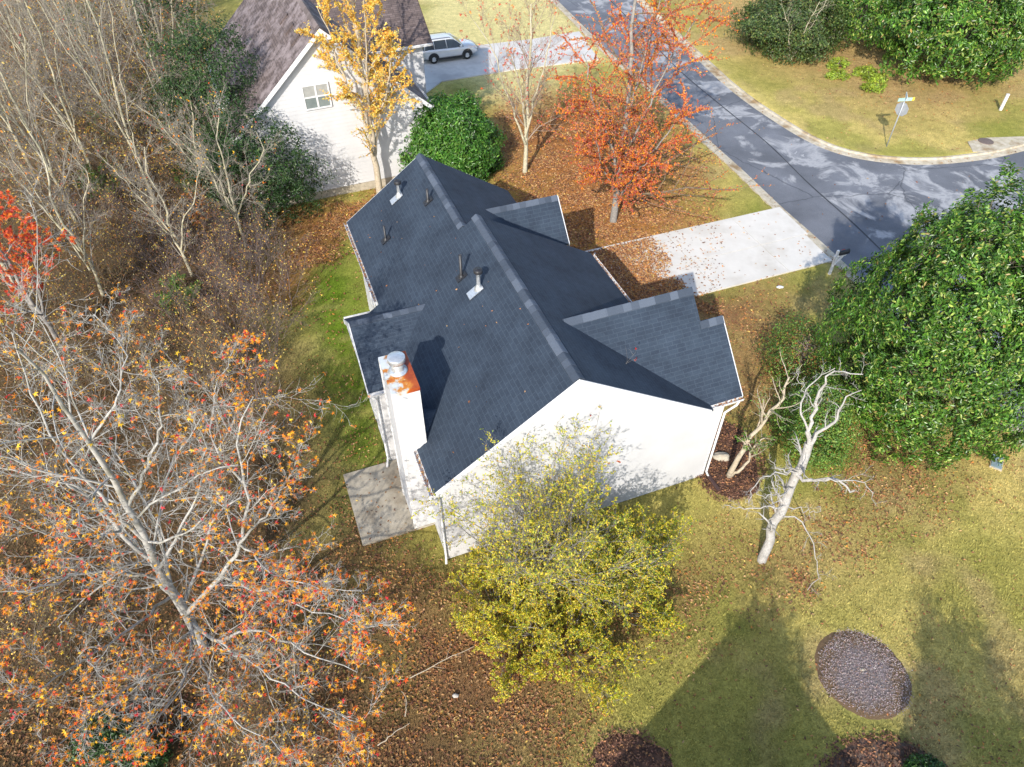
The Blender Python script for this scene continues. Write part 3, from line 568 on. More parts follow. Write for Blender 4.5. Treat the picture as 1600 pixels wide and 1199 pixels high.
# ------------------------------------------------------------ the neighbouring house up the street
NO = at(507, 310); NA = R_(23)
nh = empty('house', tuple(NO), NA, 'pale sided house with weathered brown roof at the top of the photo', 'house')
nz, nu = 8.5, 1.31; ns_ = .89; NL = lambda u: nz - ns_ * abs(u - nu); hw = 4.95
slab('roof_slope', [(nu - hw, -.3, NL(nu - hw)), (nu, -.3, nz), (nu, 11.5, nz), (nu - hw, 11.5, NL(nu - hw))], (0, 0, -.1), M['bshx'], nh)
slab('roof_slope', [(nu + .003, -.3, nz), (nu + hw, -.3, NL(nu + hw)), (nu + hw, 11.5, NL(nu + hw)), (nu + .003, 11.5, nz)], (0, 0, -.1), M['bshx'], nh)
bcap = [noisy('brown_cap_%d' % i, c, tuple(x * 1.3 for x in c), 30, .9, .2) for i, c in enumerate([(.10, .08, .075), (.13, .105, .10), (.16, .13, .125)])]
ridge_caps(nh, (nu, -.3, nz), (nu, 11.5, nz), ns_, ns_, 8, bcap, .33)
wl_ = [(nu - 4.5, .45), (nu + 4.5, .45), (nu + 4.5, NL(nu + 4.5) - .12), (nu, nz - .14), (nu - 4.5, NL(nu - 4.5) - .12)]
lap_wall('wall', wl_, (0, 0, 0), (1, 0, 0), (0, -1, 0), M['siding_cream'], nh, .2, .016)
lap_wall('wall', wl_, (0, 11.2, 0), (1, 0, 0), (0, 1, 0), M['siding_cream'], nh, .2, .01)
for s in (-1, 1): lap_wall('wall', [(0, .45), (11.2, .45), (11.2, 4.3), (0, 4.3)], (nu + 4.5 * s, 0, 0), (0, 1, 0), (s, 0, 0), M['siding_cream'], nh, .2, .01)
box('foundation', nu - 4.47, nu + 4.47, .02, 11.1, -.3, .47, M['foundation'], nh)
for s in (-1, 1):
    board('rake_board', (nu + s * hw, -.305, NL(nu + hw)), (nu, -.305 - .001 * s, nz), (0, -1, 0), .24, .03, M['trim'], nh, -.02)
    box('corner_board', nu + s * 4.5 - .05, nu + s * 4.5 + .05, -.03, .07, .45, 4.2, M['trim'], nh)
    gutter(nh, (nu + s * hw, -.3, NL(nu + hw) - .03), (nu + s * hw, 11.5, NL(nu + hw) - .03), (s, 0, 0))
window(nh, (-.02, -.04, 0), (1, 0, 0), (0, -1, 0), 1.3, 1.2, 4.8, 2, 'blind')
tube_path('downspout', [(nu + 5.0, -.15, 4.0), (nu + 4.62, -.06, 3.7), (nu + 4.62, -.06, .5)], .05, M['trim'], nh, 6)
# two-storey cross wing rising behind the gable on the street side
wv, we, wr, wz = 2.75, 6.0, 6.2, 8.45
slab('roof_slope', [(nu - .3, wr, wz), (7.45, wr, wz), (7.45, wv, we), (2.6, wv, we)], (0, 0, -.1), M['bshy'], nh)
slab('roof_slope', [(7.45, wr + .003, wz), (nu - .3, wr + .003, wz), (2.6, 9.65, we), (7.45, 9.65, we)], (0, 0, -.1), M['bshy'], nh)
lap_wall('wall', [(0, .4), (4.3, .4), (4.3, we - .03), (0, we - .03)], (2.7, 3.1, 0), (1, 0, 0), (0, -1, 0), M['siding_cream'], nh, .2, .01)
lap_wall('wall', [(0, .3), (6.2, .3), (6.2, we - .03), (3.1, wz - .2), (0, we - .03)], (7.0, 3.1, 0), (0, 1, 0), (1, 0, 0), M['siding_cream'], nh, .2, .01)
board('rake_board', (7.455, wr, wz), (7.455, wv, we), (1, 0, 0), .22, .03, M['brownplastic'], nh, -.02)
board('rake_board', (7.455, wr, wz), (7.455, 9.65, we), (1, 0, 0), .22, .03, M['brownplastic'], nh, -.02)
gutter(nh, (2.7, wv, we - .02), (7.45, wv, we - .02), (0, -1, 0))
slab('garage_door', [(7.03, 4.2, .3), (7.03, 8.2, .3), (7.03, 8.2, 2.5), (7.03, 4.2, 2.5)], (.04, 0, 0), M['trim'], nh)
# skylight-like roof vents near the ridge
for k in range(3):
    v = 1.2 + k * 1.5; u = nu - 1.0
    slab('roof_vent', [(u - .22, v - .2, NL(u - .22) + .1), (u + .22, v - .2, NL(u + .22) + .1), (u + .22, v + .2, NL(u + .22) + .1), (u - .22, v + .2, NL(u - .22) + .1)], (0, 0, -.12), M['bshy'], nh)
# satellite dish at the west eave
ds = lathe('satellite_dish', [(0, 0), (.2, .02), (.36, .07), (.47, .14), (.46, .155), (.2, .04), (0, .02)], M['trim'], None, tuple(NO + np.array([math.cos(NA) * (nu - 4.9) - math.sin(NA) * 3.5, math.sin(NA) * (nu - 4.9) + math.cos(NA) * 3.5, 4.25])), 24)
ds.rotation_euler = (R_(48), 0, R_(-10)); tag(ds, 'white satellite dish beside the eave of the brown roof', 'satellite dish')
lathe('dish_mast', [(0, -.45), (.03, -.45), (.03, .01), (0, .01)], M['steel'], ds, (0, 0, 0), 8)

# ------------------------------------------------------------ house behind the camera whose gables throw the shadow on the front lawn
SO = np.array([0., 0., 0.])
sh = empty('house', (6.0, -6.0, 0), 0, 'house out of view whose two gables shade the lawn around the gravel bed', 'house')
def gable_front(cx, y1, hw_, eave, peak, depth, clip):
    s = (peak - eave) / (hw_ - clip)
    for k in (-1, 1):
        slab('roof_slope', [(cx + k * clip, y1 + .3, peak), (cx + k * (hw_ + .3), y1 + .3, eave - .3 * s), (cx + k * (hw_ + .3), y1 - depth, eave - .3 * s), (cx + k * clip, y1 - depth, peak)], (0, 0, -.12), M['bshx'], sh)
        lap_wall('wall', [(0, 0), (depth, 0), (depth, eave - .1), (0, eave - .1)], (cx + k * hw_, y1 - depth, 0), (0, 1, 0), (k, 0, 0), M['siding'], sh, .3)
    slab('roof_deck', [(cx - clip + .002, y1 + .3, peak + .002), (cx + clip - .002, y1 + .3, peak + .05), (cx + clip - .002, y1 - depth, peak + .05), (cx - clip + .002, y1 - depth, peak + .002)], (0, 0, -.12), M['bshx'], sh)
    lap_wall('wall', [(-hw_, 0), (hw_, 0), (hw_, eave - .1), (clip, peak - .15), (-clip, peak - .15), (-hw_, eave - .1)], (cx, y1, 0), (1, 0, 0), (0, 1, 0), M['siding'], sh, .25)
gable_front(-2.2, 5.2, 3.5, 4.1, 6.9, 9, .25); gable_front(4.0, 3.2, 2.6, 4.0, 5.6, 7, .3)

# ------------------------------------------------------------ parked SUV
M['paint'] = noisy('silver_paint', (.60, .61, .62), (.66, .67, .68), 2, .25, 0, metallic=.25)
M['tyre'] = noisy('tyre', (.012, .012, .012), (.025, .025, .025), 20, .8, .1)
M['lamp'] = noisy('headlamp', (.65, .68, .7), (.8, .82, .84), 4, .1, 0)
car = empty('parked_car', (-4.62, 52.75, .05), R_(20), 'silver SUV parked on the concrete drive beside the brown roofed house', 'car')
def ring_mesh(name, st, mat, parent, smooth=True):     # st: list of rings with the same number of points
    n = len(st[0]); V = [p for r in st for p in r]
    F = [(i * n + j, i * n + j + 1, (i + 1) * n + j + 1, (i + 1) * n + j) for i in range(len(st) - 1) for j in range(n - 1)]
    bm = bmesh.new(); vs = [bm.verts.new(v) for v in V]
    for f in F: bm.faces.new([vs[i] for i in f])
    bm.faces.new(vs[:n]); bm.faces.new(vs[-n:]); bmesh.ops.recalc_face_normals(bm, faces=bm.faces[:])
    for f in bm.faces: f.smooth = smooth
    return obj(name, bm, mat, parent)
def body_ring(x, w, zb, zt):
    h = [(w * .86, zb), (w * .98, zb + .12), (w, zb + .32), (w * .99, zt - .18), (w * .95, zt - .03), (w * .82, zt + .02), (w * .4, zt + .05)]
    return [(x, -a, z) for a, z in h] + [(x, a, z) for a, z in h[::-1]]
body = ring_mesh('body', [body_ring(*a) for a in ((-2.28, .78, .45, .92), (-2.2, .86, .36, 1.02), (-1.7, .9, .3, 1.06), (-.6, .91, .28, 1.04), (.6, .91, .28, 1.02), (1.0, .905, .28, 1.01), (1.6, .89, .3, .96), (2.0, .85, .34, .9), (2.22, .74, .4, .8), (2.32, .6, .46, .68))], M['paint'], car)
def cab_ring(x, w0, w1, z0, z1): return [(x, -w0, z0), (x, -w1, z1 - .06), (x, -w1 * .86, z1), (x, w1 * .86, z1), (x, w1, z1 - .06), (x, w0, z0)]
cabin = ring_mesh('cabin_glass', [cab_ring(*a) for a in ((-2.16, .8, .78, .98, 1.06), (-1.9, .83, .68, 1.0, 1.56), (-1.2, .85, .68, 1.0, 1.64), (0, .86, .68, 1.0, 1.64), (.35, .86, .67, 1.0, 1.58), (1.12, .84, .8, .98, 1.06))], M['glass'], car, False)
ring_mesh('roof', [cab_ring(*a) for a in ((-2.0, .60, .66, 1.56, 1.60), (-1.2, .62, .69, 1.60, 1.68), (0, .62, .69, 1.60, 1.68), (.4, .6, .66, 1.54, 1.60))], M['paint'], car)
for s in (-1, 1):
    for x0, x1, z0, z1 in ((1.1, .36, 1.03, 1.6), (-.25, -.3, 1.03, 1.62), (-1.25, -1.3, 1.03, 1.62), (-2.1, -1.95, 1.03, 1.58)):
        tube_path('pillar', [(x0, s * .855, z0), ((x0 + x1) / 2, s * .775, (z0 + z1) / 2), (x1, s * .675, z1)], .035, M['paint'], car, 5)
    tube_path('roof_rail', [(-1.7, s * .58, 1.70), (-1.6, s * .58, 1.74), (0, s * .58, 1.74), (.1, s * .58, 1.69)], .02, M['black'], car, 5)
    box('mirror', .75, .93, s * .98 - .1, s * .98 + .1, 1.02, 1.18, M['paint'], car, .04)
    box('headlight', 2.06, 2.24, s * .66 - .13, s * .66 + .13, .68, .80, M['lamp'], car, .04)
    box('sill', -1.0, 1.0, s * .87 - .05, s * .87 + .05, .24, .36, M['black'], car, .02)
    for x in (-1.38, 1.36):
        w = lathe('wheel', [(.2, -.11), (.32, -.11), (.35, -.08), (.35, .08), (.32, .11), (.2, .11), (.2, -.11)], M['tyre'], car, (x, s * .82, .35), 24); w.rotation_euler = (R_(90), 0, 0)
        lathe('rim', [(0, -.10), (.06, -.105), (.19, -.085), (.22, -.1), (.22, .1), (.19, .085), (.06, .105), (0, .10)], M['metal'], w, (0, 0, 0), 10)
        bm = bmesh.new(); bm_prism(bm, [(x + .44 * math.cos(a), s * .905, .37 + .44 * math.sin(a)) for a in np.linspace(-.25, math.pi + .25, 14)], np.array([0, s * .006, 0])); obj('wheel_arch', bm, M['black'], car)
    for x in (.15, -.85): box('door_handle', x - .1, x + .1, s * .92 - .015, s * .92 + .015, .86, .89, M['paint'], car, .006)
box('grille', 2.2, 2.3, -.45, .45, .56, .72, M['black'], car, .02)
car.scale = (.9, .9, .9)

# ------------------------------------------------------------ street furniture
b = at2(1385.5, 228); sg = empty('stop_sign', (b[0], b[1], 0), 0, 'stop sign seen from behind with street name blades on a thin post', 'sign')
tube_path('post', [(0, 0, -.2), (0, 0, 1.4), (.0, 0, 2.95)], .035, M['steel'], sg, 8)
nrm = np.array([.80, .6, 0]); sd_ = np.array([-.6, .80, 0])
pl = slab('sign_plate', [tuple(nrm * .05 + sd_ * .40 * math.cos(R_(22.5 + 45 * k)) + np.array([0, 0, 2.2 + .40 * math.sin(R_(22.5 + 45 * k))])) for k in range(8)], nrm * .006, M['steel'], sg)
slab('sign_face', [tuple(nrm * .0585 + sd_ * .395 * math.cos(R_(22.5 + 45 * k)) + np.array([0, 0, 2.2 + .395 * math.sin(R_(22.5 + 45 * k))])) for k in range(8)], nrm * .003, noisy('sign_red', (.45, .02, .02), (.5, .03, .03), 3, .4, 0), sg)
gm = noisy('name_blade', (.30, .48, .42), (.36, .55, .50), 3, .4, 0); gy = noisy('yellow_tip', (.75, .55, .05), (.8, .6, .08), 3, .4, 0)
box('name_blade', -.42, .42, -.012, .012, 2.68, 2.86, gm, sg).rotation_euler = (0, 0, R_(8)); n2 = box('name_blade', -.38, .38, -.012, .012, 2.87, 3.05, noisy('name_blade_pale', (.55, .65, .66), (.62, .72, .73), 3, .4, 0), sg); n2.rotation_euler = (0, 0, R_(72))
b_ = box('blade_tip', .425, .56, -.014, .014, 2.68, 2.86, gy, sg); b_.rotation_euler = (0, 0, R_(8))
b = at2(1296, 428); mb = empty('mailbox', (b[0], b[1], 0), HA, 'black mailbox on a white post at the end of the drive', 'mailbox')
box('post', -.05, .05, -.05, .05, -.2, 1.3, M['trim'], mb, .008)
box('arm', -.12, .55, -.045, .045, .93, 1.02, M['trim'], mb, .008); slab('brace', [(.04, -.03, .5), (.12, -.03, .5), (.46, -.03, .93), (.37, -.03, .93)], (0, .06, 0), M['trim'], mb)
pr = [(-.085, 0), (.085, 0), (.085, .12)] + [(.085 * math.cos(a), .12 + .085 * math.sin(a)) for a in np.linspace(.3, math.pi - .3, 8)] + [(-.085, .12)]
slab('letter_box', [(.10, y, 1.03 + z) for y, z in pr], (.52, 0, 0), M['black'], mb); slab('box_door', [(.623, y * 1.06, 1.026 + z * 1.05) for y, z in pr], (.015, 0, 0), M['black'], mb)
slab('flag', [(.3, .1, 1.12), (.5, .1, 1.12), (.5, .1, 1.2), (.3, .1, 1.2)], (0, .006, 0), noisy('flag_red', (.5, .03, .02), (.55, .05, .03), 3, .5, 0), mb)
b = at2(1563, 172); sp = empty('marker_post', (b[0], b[1], 0), 0, 'short white utility marker post on the grass across the road', 'post')
box('post', -.09, .09, -.06, .06, -.2, .95, M['trim'], sp, .03); box('post_cap', -.1, .1, -.07, .07, .953, 1.03, M['trim'], sp, .03)
b = at2(1557, 723); ul = empty('utility_lid', (b[0], b[1], 0), R_(-32), 'grey green utility box lid set flush in the lawn by the road', 'utility cover')
box('frame', -.2, .2, -.34, .34, -.2, .035, M['foundation'], ul, .01); box('lid', -.17, .17, -.31, .31, .037, .06, noisy('lid_green', (.16, .22, .24), (.24, .31, .33), 8, .6, .1), ul, .006)
b = at2(1540, 222); mh = lathe('manhole_cover', [(0, .055), (.30, .055), (.33, .05), (.36, .06), (.42, .06), (.42, -.05)], noisy('cast_iron', (.10, .075, .065), (.18, .14, .12), 14, .7, .4), None, (b[0], b[1], 0), 28); tag(mh, 'round iron manhole cover in the concrete patch across the road', 'manhole cover')
def rock(name, loc, r, sz, mat, label, cat, seed=0):
    bm = bmesh.new(); bmesh.ops.create_icosphere(bm, subdivisions=3, radius=r)
    for v in bm.verts:
        k = 1 + .35 * mnoise.noise(v.co * (1.6 / r) + Vector((seed, 0, 0))) + .1 * mnoise.noise(v.co * (5 / r)); v.co = Vector((v.co.x * sz[0], v.co.y * sz[1], v.co.z * sz[2])) * k
    for f in bm.faces: f.smooth = True
    return tag(obj(name, bm, mat, None, loc), label, cat)
b = at2(1127, 717); rock('rock', (b[0], b[1], .1), .26, (1.25, .7, .6), M['rock'], 'tan rock in the mulch bed at the house corner', 'rock')
b = at2(1218, 451); rock('paper_scrap', (b[0], b[1], .08), .13, (1.2, .7, .35), M['trim'], 'white scrap lying in the grass beside the concrete drive', 'litter', 4)
b = at2(1346, 1048); bm_ = rock('stone', (b[0], b[1], .06), .055, (1.2, .8, .6), M['rock'], 'small pale stone in the middle of the round gravel bed', 'stone', 7)
b = at2(712, 1088); rock('stone', (b[0], b[1], .04), .075, (1.2, .8, .6), noisy('pale_stone', (.34, .32, .29), (.44, .42, .38), 8, .9, .3), 'pale stone among the fallen leaves below the yellow shrubs', 'stone', 9)

# ------------------------------------------------------------ tree engine
def unit(a): return a / (np.linalg.norm(a, axis=-1, keepdims=True) + 1e-9)
def resample(pts, n):
    P = catmull(pts, 8) if len(pts) > 2 else np.asarray(pts, float); d = np.concatenate([[0], np.cumsum(np.linalg.norm(np.diff(P, axis=0), axis=1))]); t = np.linspace(0, d[-1], n)
    return np.stack([np.interp(t, d, P[:, k]) for k in range(3)], 1)
def limb_set(limbs, n=14, rg=None, wob=.05):              # explicit limbs: (points, r0, r1)
    P = np.stack([resample(p, n) for p, a, b in limbs])
    if rg is not None:
        w = rg.normal(0, wob, P.shape); w[:, :2] = 0; P = P + w
    return P, np.stack([a * (1 - np.linspace(0, 1, n) ** .8) + b * np.linspace(0, 1, n) ** .8 for p, a, b in limbs])
def spawn(rg, P, R, n, t0=.25, t1=1.0, ang=(35, 65), lenf=(.35, .6), rf=.55, seg=6, wander=.15, up=.05, taper=.5, rmin=.004):
    Mn, N, _ = P.shape; L = np.linalg.norm(np.diff(P, axis=1), axis=2).sum(1); par = np.repeat(np.arange(Mn), n)
    t = (np.tile(np.linspace(t0, t1, n), Mn) + rg.uniform(-.5, .5, len(par)) * (t1 - t0) / n).clip(0.02, .99); f = t * (N - 1); i = np.minimum(f.astype(int), N - 2); fr = (f - i)[:, None]
    p0 = P[par, i] * (1 - fr) + P[par, i + 1] * fr; r0 = R[par, i] * (1 - fr[:, 0]) + R[par, i + 1] * fr[:, 0]; tg = unit(P[par, i + 1] - P[par, i])
    pr = unit(np.cross(tg, unit(rg.normal(size=tg.shape)))); a = np.radians(rg.uniform(*ang, len(par)))[:, None]
    d = tg * np.cos(a) + pr * np.sin(a); ln = L[par] * rg.uniform(*lenf, len(par)) * (1 - taper * t); Q = [p0]
    for k in range(seg - 1):
        d = unit(d + rg.normal(0, wander, d.shape) + np.array([0, 0, up])); Q.append(Q[-1] + d * (ln / (seg - 1))[:, None])
    rr = np.maximum(r0 * rf, rmin)
    return np.stack(Q, 1), rr[:, None] * np.linspace(1, .35, seg)[None]
def stems(rg, base, n, h, lean, r, seg=9, wander=.08, spread=.2):
    az = rg.uniform(0, 2 * np.pi, n); ln = rg.uniform(*lean, n); d = np.stack([np.sin(ln) * np.cos(az), np.sin(ln) * np.sin(az), np.cos(ln)], 1)
    p = np.asarray(base, float) + np.stack([np.cos(az), np.sin(az), 0 * az], 1) * spread * rg.random((n, 1)); Q = [p]; hh = rg.uniform(.75, 1.05, n) * h
    for k in range(seg - 1):
        d = unit(d + rg.normal(0, wander, d.shape) + np.array([0, 0, .04])); Q.append(Q[-1] + d * (hh / (seg - 1))[:, None])
    return np.stack(Q, 1), rg.uniform(.7, 1.1, n)[:, None] * r * np.linspace(1, .25, seg)[None]
OVAL = (np.array([(0, 0, 0), (.42, .26, .10), (1, 0, -.05), (.42, -.26, .10)]), np.array([(0, 1, 2), (0, 2, 3)]))
LONG = (np.array([(0, 0, 0), (.3, .17, .05), (.7, .16, .04), (1, 0, -.08), (.7, -.16, .04), (.3, -.17, .05)]), np.array([(0, 1, 2, 3), (0, 3, 4, 5)]))
_st = [(0, 0, 0)]
for _k in range(5):
    _a = (_k - 2) * R_(62); _st += [(.52 * math.cos(_a), .52 * math.sin(_a), -.12)]
    if _k < 4: _a += R_(31); _st += [(.2 * math.cos(_a), .2 * math.sin(_a), .02)]
STAR = (np.array(_st) + np.array([.2, 0, 0]), np.array([(0, 9, 8, 0)[:3], (0, 8, 7), (0, 7, 6), (0, 6, 5), (0, 5, 4), (0, 4, 3), (0, 3, 2), (0, 2, 1)]))
def pal(rg, n, cols, jit=.22):
    w = np.array([c[3] for c in cols]); c = np.array([c[:3] for c in cols])[rg.choice(len(cols), n, p=w / w.sum())]
    return np.clip(c * rg.uniform(1 - jit, 1 + jit, (n, 1)) * rg.uniform(.92, 1.08, (n, 3)), 0.003, .95)
def leaves(rg, pos, dirs, size, tpl, cols, flat=.5, nrm=None):
    n = len(pos); d = unit(dirs + 1e-6)
    up = unit(rg.normal(size=(n, 3)) * (1 - flat) + np.array([0, 0, 1.]) * flat) if nrm is None else nrm
    b = unit(np.cross(up, d)); c = np.cross(d, b); t, F = tpl
    V = pos[:, None] + size[:, None, None] * (t[None, :, :1] * d[:, None] + t[None, :, 1:2] * b[:, None] + t[None, :, 2:] * c[:, None])
    F = (np.arange(n)[:, None, None] * len(t) + F[None]).reshape(-1, F.shape[1])
    return V.reshape(-1, 3), F, np.repeat(cols, len(t), 0)
def on_twigs(rg, P, n, t0=.3):
    i = rg.integers(0, len(P), n); f = rg.uniform(t0, 1, n) * (P.shape[1] - 1.001); k = f.astype(int); fr = (f - k)[:, None]
    return P[i, k] * (1 - fr) + P[i, k + 1] * fr, unit(P[i, k + 1] - P[i, k])
def bark_obj(name, sets, mat, parent):                     # sets: (P, R, sides)
    V = []; F = []; o = 0
    for P, R, s in sets:
        v, f = tubes(P, R, s); V.append(v); F.append(f[0] + o); o += len(v)
    return obj(name, mesh_np(name, np.concatenate(V), np.concatenate(F), True), mat, parent)
def leaf_obj(name, parts, mat, parent):
    V = []; F = []; Cc = []; o = 0
    for v, f, c in parts: V.append(v); F.append(f + o); Cc.append(c); o += len(v)
    return obj(name, mesh_np(name, np.concatenate(V), np.concatenate(F), False, np.concatenate(Cc)), mat, parent)
ORANGE = [(.80, .24, .006, 5), (.82, .38, .012, 5), (.70, .10, .014, 2.4), (.55, .025, .03, 1.5), (.80, .50, .03, 2.5)]
REDS = [(.55, .035, .03, 4), (.64, .10, .025, 4), (.80, .27, .02, 3), (.45, .08, .05, 2), (.58, .24, .12, 2)]
YELLOWS = [(.80, .56, .09, 5), (.76, .44, .06, 3), (.66, .28, .04, 1.6), (.66, .58, .2, 2)]
YGREEN = [(.60, .50, .035, 5), (.44, .45, .035, 5), (.72, .58, .05, 3), (.20, .29, .03, 2.4), (.62, .36, .04, 1.2)]
MAGN = [(.036, .098, .012, 4.5), (.066, .16, .018, 4), (.13, .235, .03, 2.4), (.26, .33, .07, 1.0), (.26, .19, .06, .25)]
HOLLY = [(.02, .055, .012, 5), (.035, .085, .016, 3), (.07, .12, .03, 1)]
PRIVET = [(.08, .18, .025, 4), (.13, .25, .035, 4), (.22, .29, .045, 2), (.36, .16, .04, .3)]

def deciduous(name, base, trunk, sub, bark, label, leaf=None, group=None, cat='tree', thick=1.0):
    """trunk: list of limbs in world space; sub: list of spawn dicts; leaf: dict"""
    rg = np.random.default_rng(abs(hash(label)) % 1000 if False else sum(map(ord, label)))
    t = empty(name, tuple(base), 0, label, cat, group); b = np.asarray(base, float)
    rg0 = rg; P, R = limb_set([([np.asarray(q, float) - b for q in pts], r0, r1) for pts, r0, r1 in trunk], 14, rg, .04)
    R = R * thick
    for k in range(len(P)): bark_obj('trunk' if k == 0 else 'limb', [(P[k:k + 1], R[k:k + 1], 8)], M[bark], t)
    cur = (P, R); sets = []; levels = [cur]
    for k, s in enumerate(sub):
        s = dict(s); sides = s.pop('sides', 4 if k else 6); cur = spawn(rg, cur[0], cur[1], **s); levels.append(cur); sets.append((cur[0], cur[1], sides))
    bark_obj('branches', sets, M[leaf['twig'] if leaf and 'twig' in leaf else bark], t)['kind'] = 'stuff'
    if leaf:
        parts = []
        for tw in (levels[-1:] if not leaf.get('both') else levels[-2:]):
            n = int(leaf['n'] / (1 if not leaf.get('both') else 2)); p, d = on_twigs(rg, tw[0], n * leaf.get('clump', 1), leaf.get('t0', .3))
            if 'mask' in leaf: k = leaf['mask'](p + b, rg); p, d = p[k], d[k]
            dd = unit(d + rg.normal(0, .9, d.shape)); parts.append(leaves(rg, p, dd, rg.uniform(*leaf['size'], len(p)), leaf.get('tpl', OVAL), pal(rg, len(p), leaf['cols']), leaf.get('flat', .5)))
        leaf_obj('crown', parts, M[leaf.get('mat', 'leaf')], t)['kind'] = 'stuff'
    return t
def up_limb(base, h, lean=(0, 0), r=.15, bend=.3, seed=0, n=5, rt=.25):
    rg = random.Random(seed); b = np.asarray(base, float)
    return ([b + np.array([lean[0] * (k / n) + rg.uniform(-bend, bend) * k / n, lean[1] * (k / n) + rg.uniform(-bend, bend) * k / n, h * k / n - (.1 if k == 0 else 0)]) for k in range(n + 1)], r, r * rt)
def evergreen(name, base, env, ncl, lsize, cols, label, cat='tree', group=None, mat='gloss', tpl=LONG, per=11, trunk_h=None, seed=1, gap=.12, clr=.28, bark='bark_brown', dense=.72, lump=.3):
    """env(dir)->radius factor; clusters of leaves sit on a lumpy shell and inside it"""
    rg = np.random.default_rng(seed); t = empty(name, tuple(base), 0, label, cat, group)
    cx, cy, cz, rx, ry, rz, shape = env
    d = unit(rg.normal(size=(ncl * 2, 3))); d = d[d[:, 2] > -.75][:ncl]
    lum = np.array([mnoise.noise(Vector(v * 2.3) + Vector((seed * 3.1, 0, 0))) for v in d]) * lump + np.array([mnoise.noise(Vector(v * 5.5) + Vector((0, seed * 1.7, 0))) for v in d]) * lump * .6
    prof = 1 - shape * np.clip(d[:, 2], -1, 1) ** 1 * (d[:, 2] > 0) * (1 - d[:, 2]) * 2      # cone-like shoulder
    dep = np.where(rg.random(len(d)) < dense, rg.uniform(.9, 1.0, len(d)), rg.uniform(.55, .92, len(d)))
    p = d * np.array([rx, ry, rz]) * (prof * (1 + lum) * dep)[:, None] + np.array([cx, cy, cz])
    hole = np.array([mnoise.noise(Vector(v) * 1.1 + Vector((seed, seed, 0))) for v in p]); k = (hole < (.5 - gap * 1.6)) & (p[:, 2] > .12); p, d, dep = p[k], d[k], dep[k]
    nout = unit(d * np.array([1 / rx, 1 / ry, 1 / rz]) + np.array([0, 0, .25 / rz])); m = len(p)
    pos = np.repeat(p, per, 0) + rg.normal(0, clr * .35, (m * per, 3)); no = np.repeat(nout, per, 0)
    side = unit(np.cross(no, rg.normal(size=no.shape))); ld = unit(side + no * rg.uniform(-.1, .8, (len(no), 1)))
    tone = np.repeat(rg.uniform(.6, 1.3, m), per)[:, None]
    lv = leaves(rg, pos, ld, rg.uniform(*lsize, len(pos)), tpl, pal(rg, len(pos), cols) * tone, .5, unit(no + rg.normal(0, .45, no.shape)))
    leaf_obj('crown', [lv], M[mat], t)['kind'] = 'stuff'
    h = trunk_h or cz + rz * .6; tp, tr, _x = up_limb((0, 0, 0), h, (cx, cy), max(.07, rx * .045), .15, seed)[0], 0, 0
    P, R = limb_set([(tp, max(.07, rx * .05), .03)], 14); bark_obj('trunk', [(P, R, 8)], M[bark], t)
    b1 = spawn(rg, P, R, 26, .15, .95, (45, 80), (.35, .55), .5, 6, .12, .06, .4); b2 = spawn(rg, b1[0], b1[1], 6, .3, 1, (30, 60), (.4, .7), .5, 5, .15, .05)
    lim = np.array([rx, ry, rz]) * .9
    ok = lambda Q: (np.linalg.norm((Q - np.array([cx, cy, cz])) / lim, axis=2).max(1) < 1.0)
    bark_obj('branches', [(b1[0][ok(b1[0])], b1[1][ok(b1[0])], 5), (b2[0][ok(b2[0])], b2[1][ok(b2[0])], 3)] if ok(b1[0]).any() and ok(b2[0]).any() else [(b1[0], b1[1] * .5, 4)], M[bark], t)['kind'] = 'stuff'
    return t

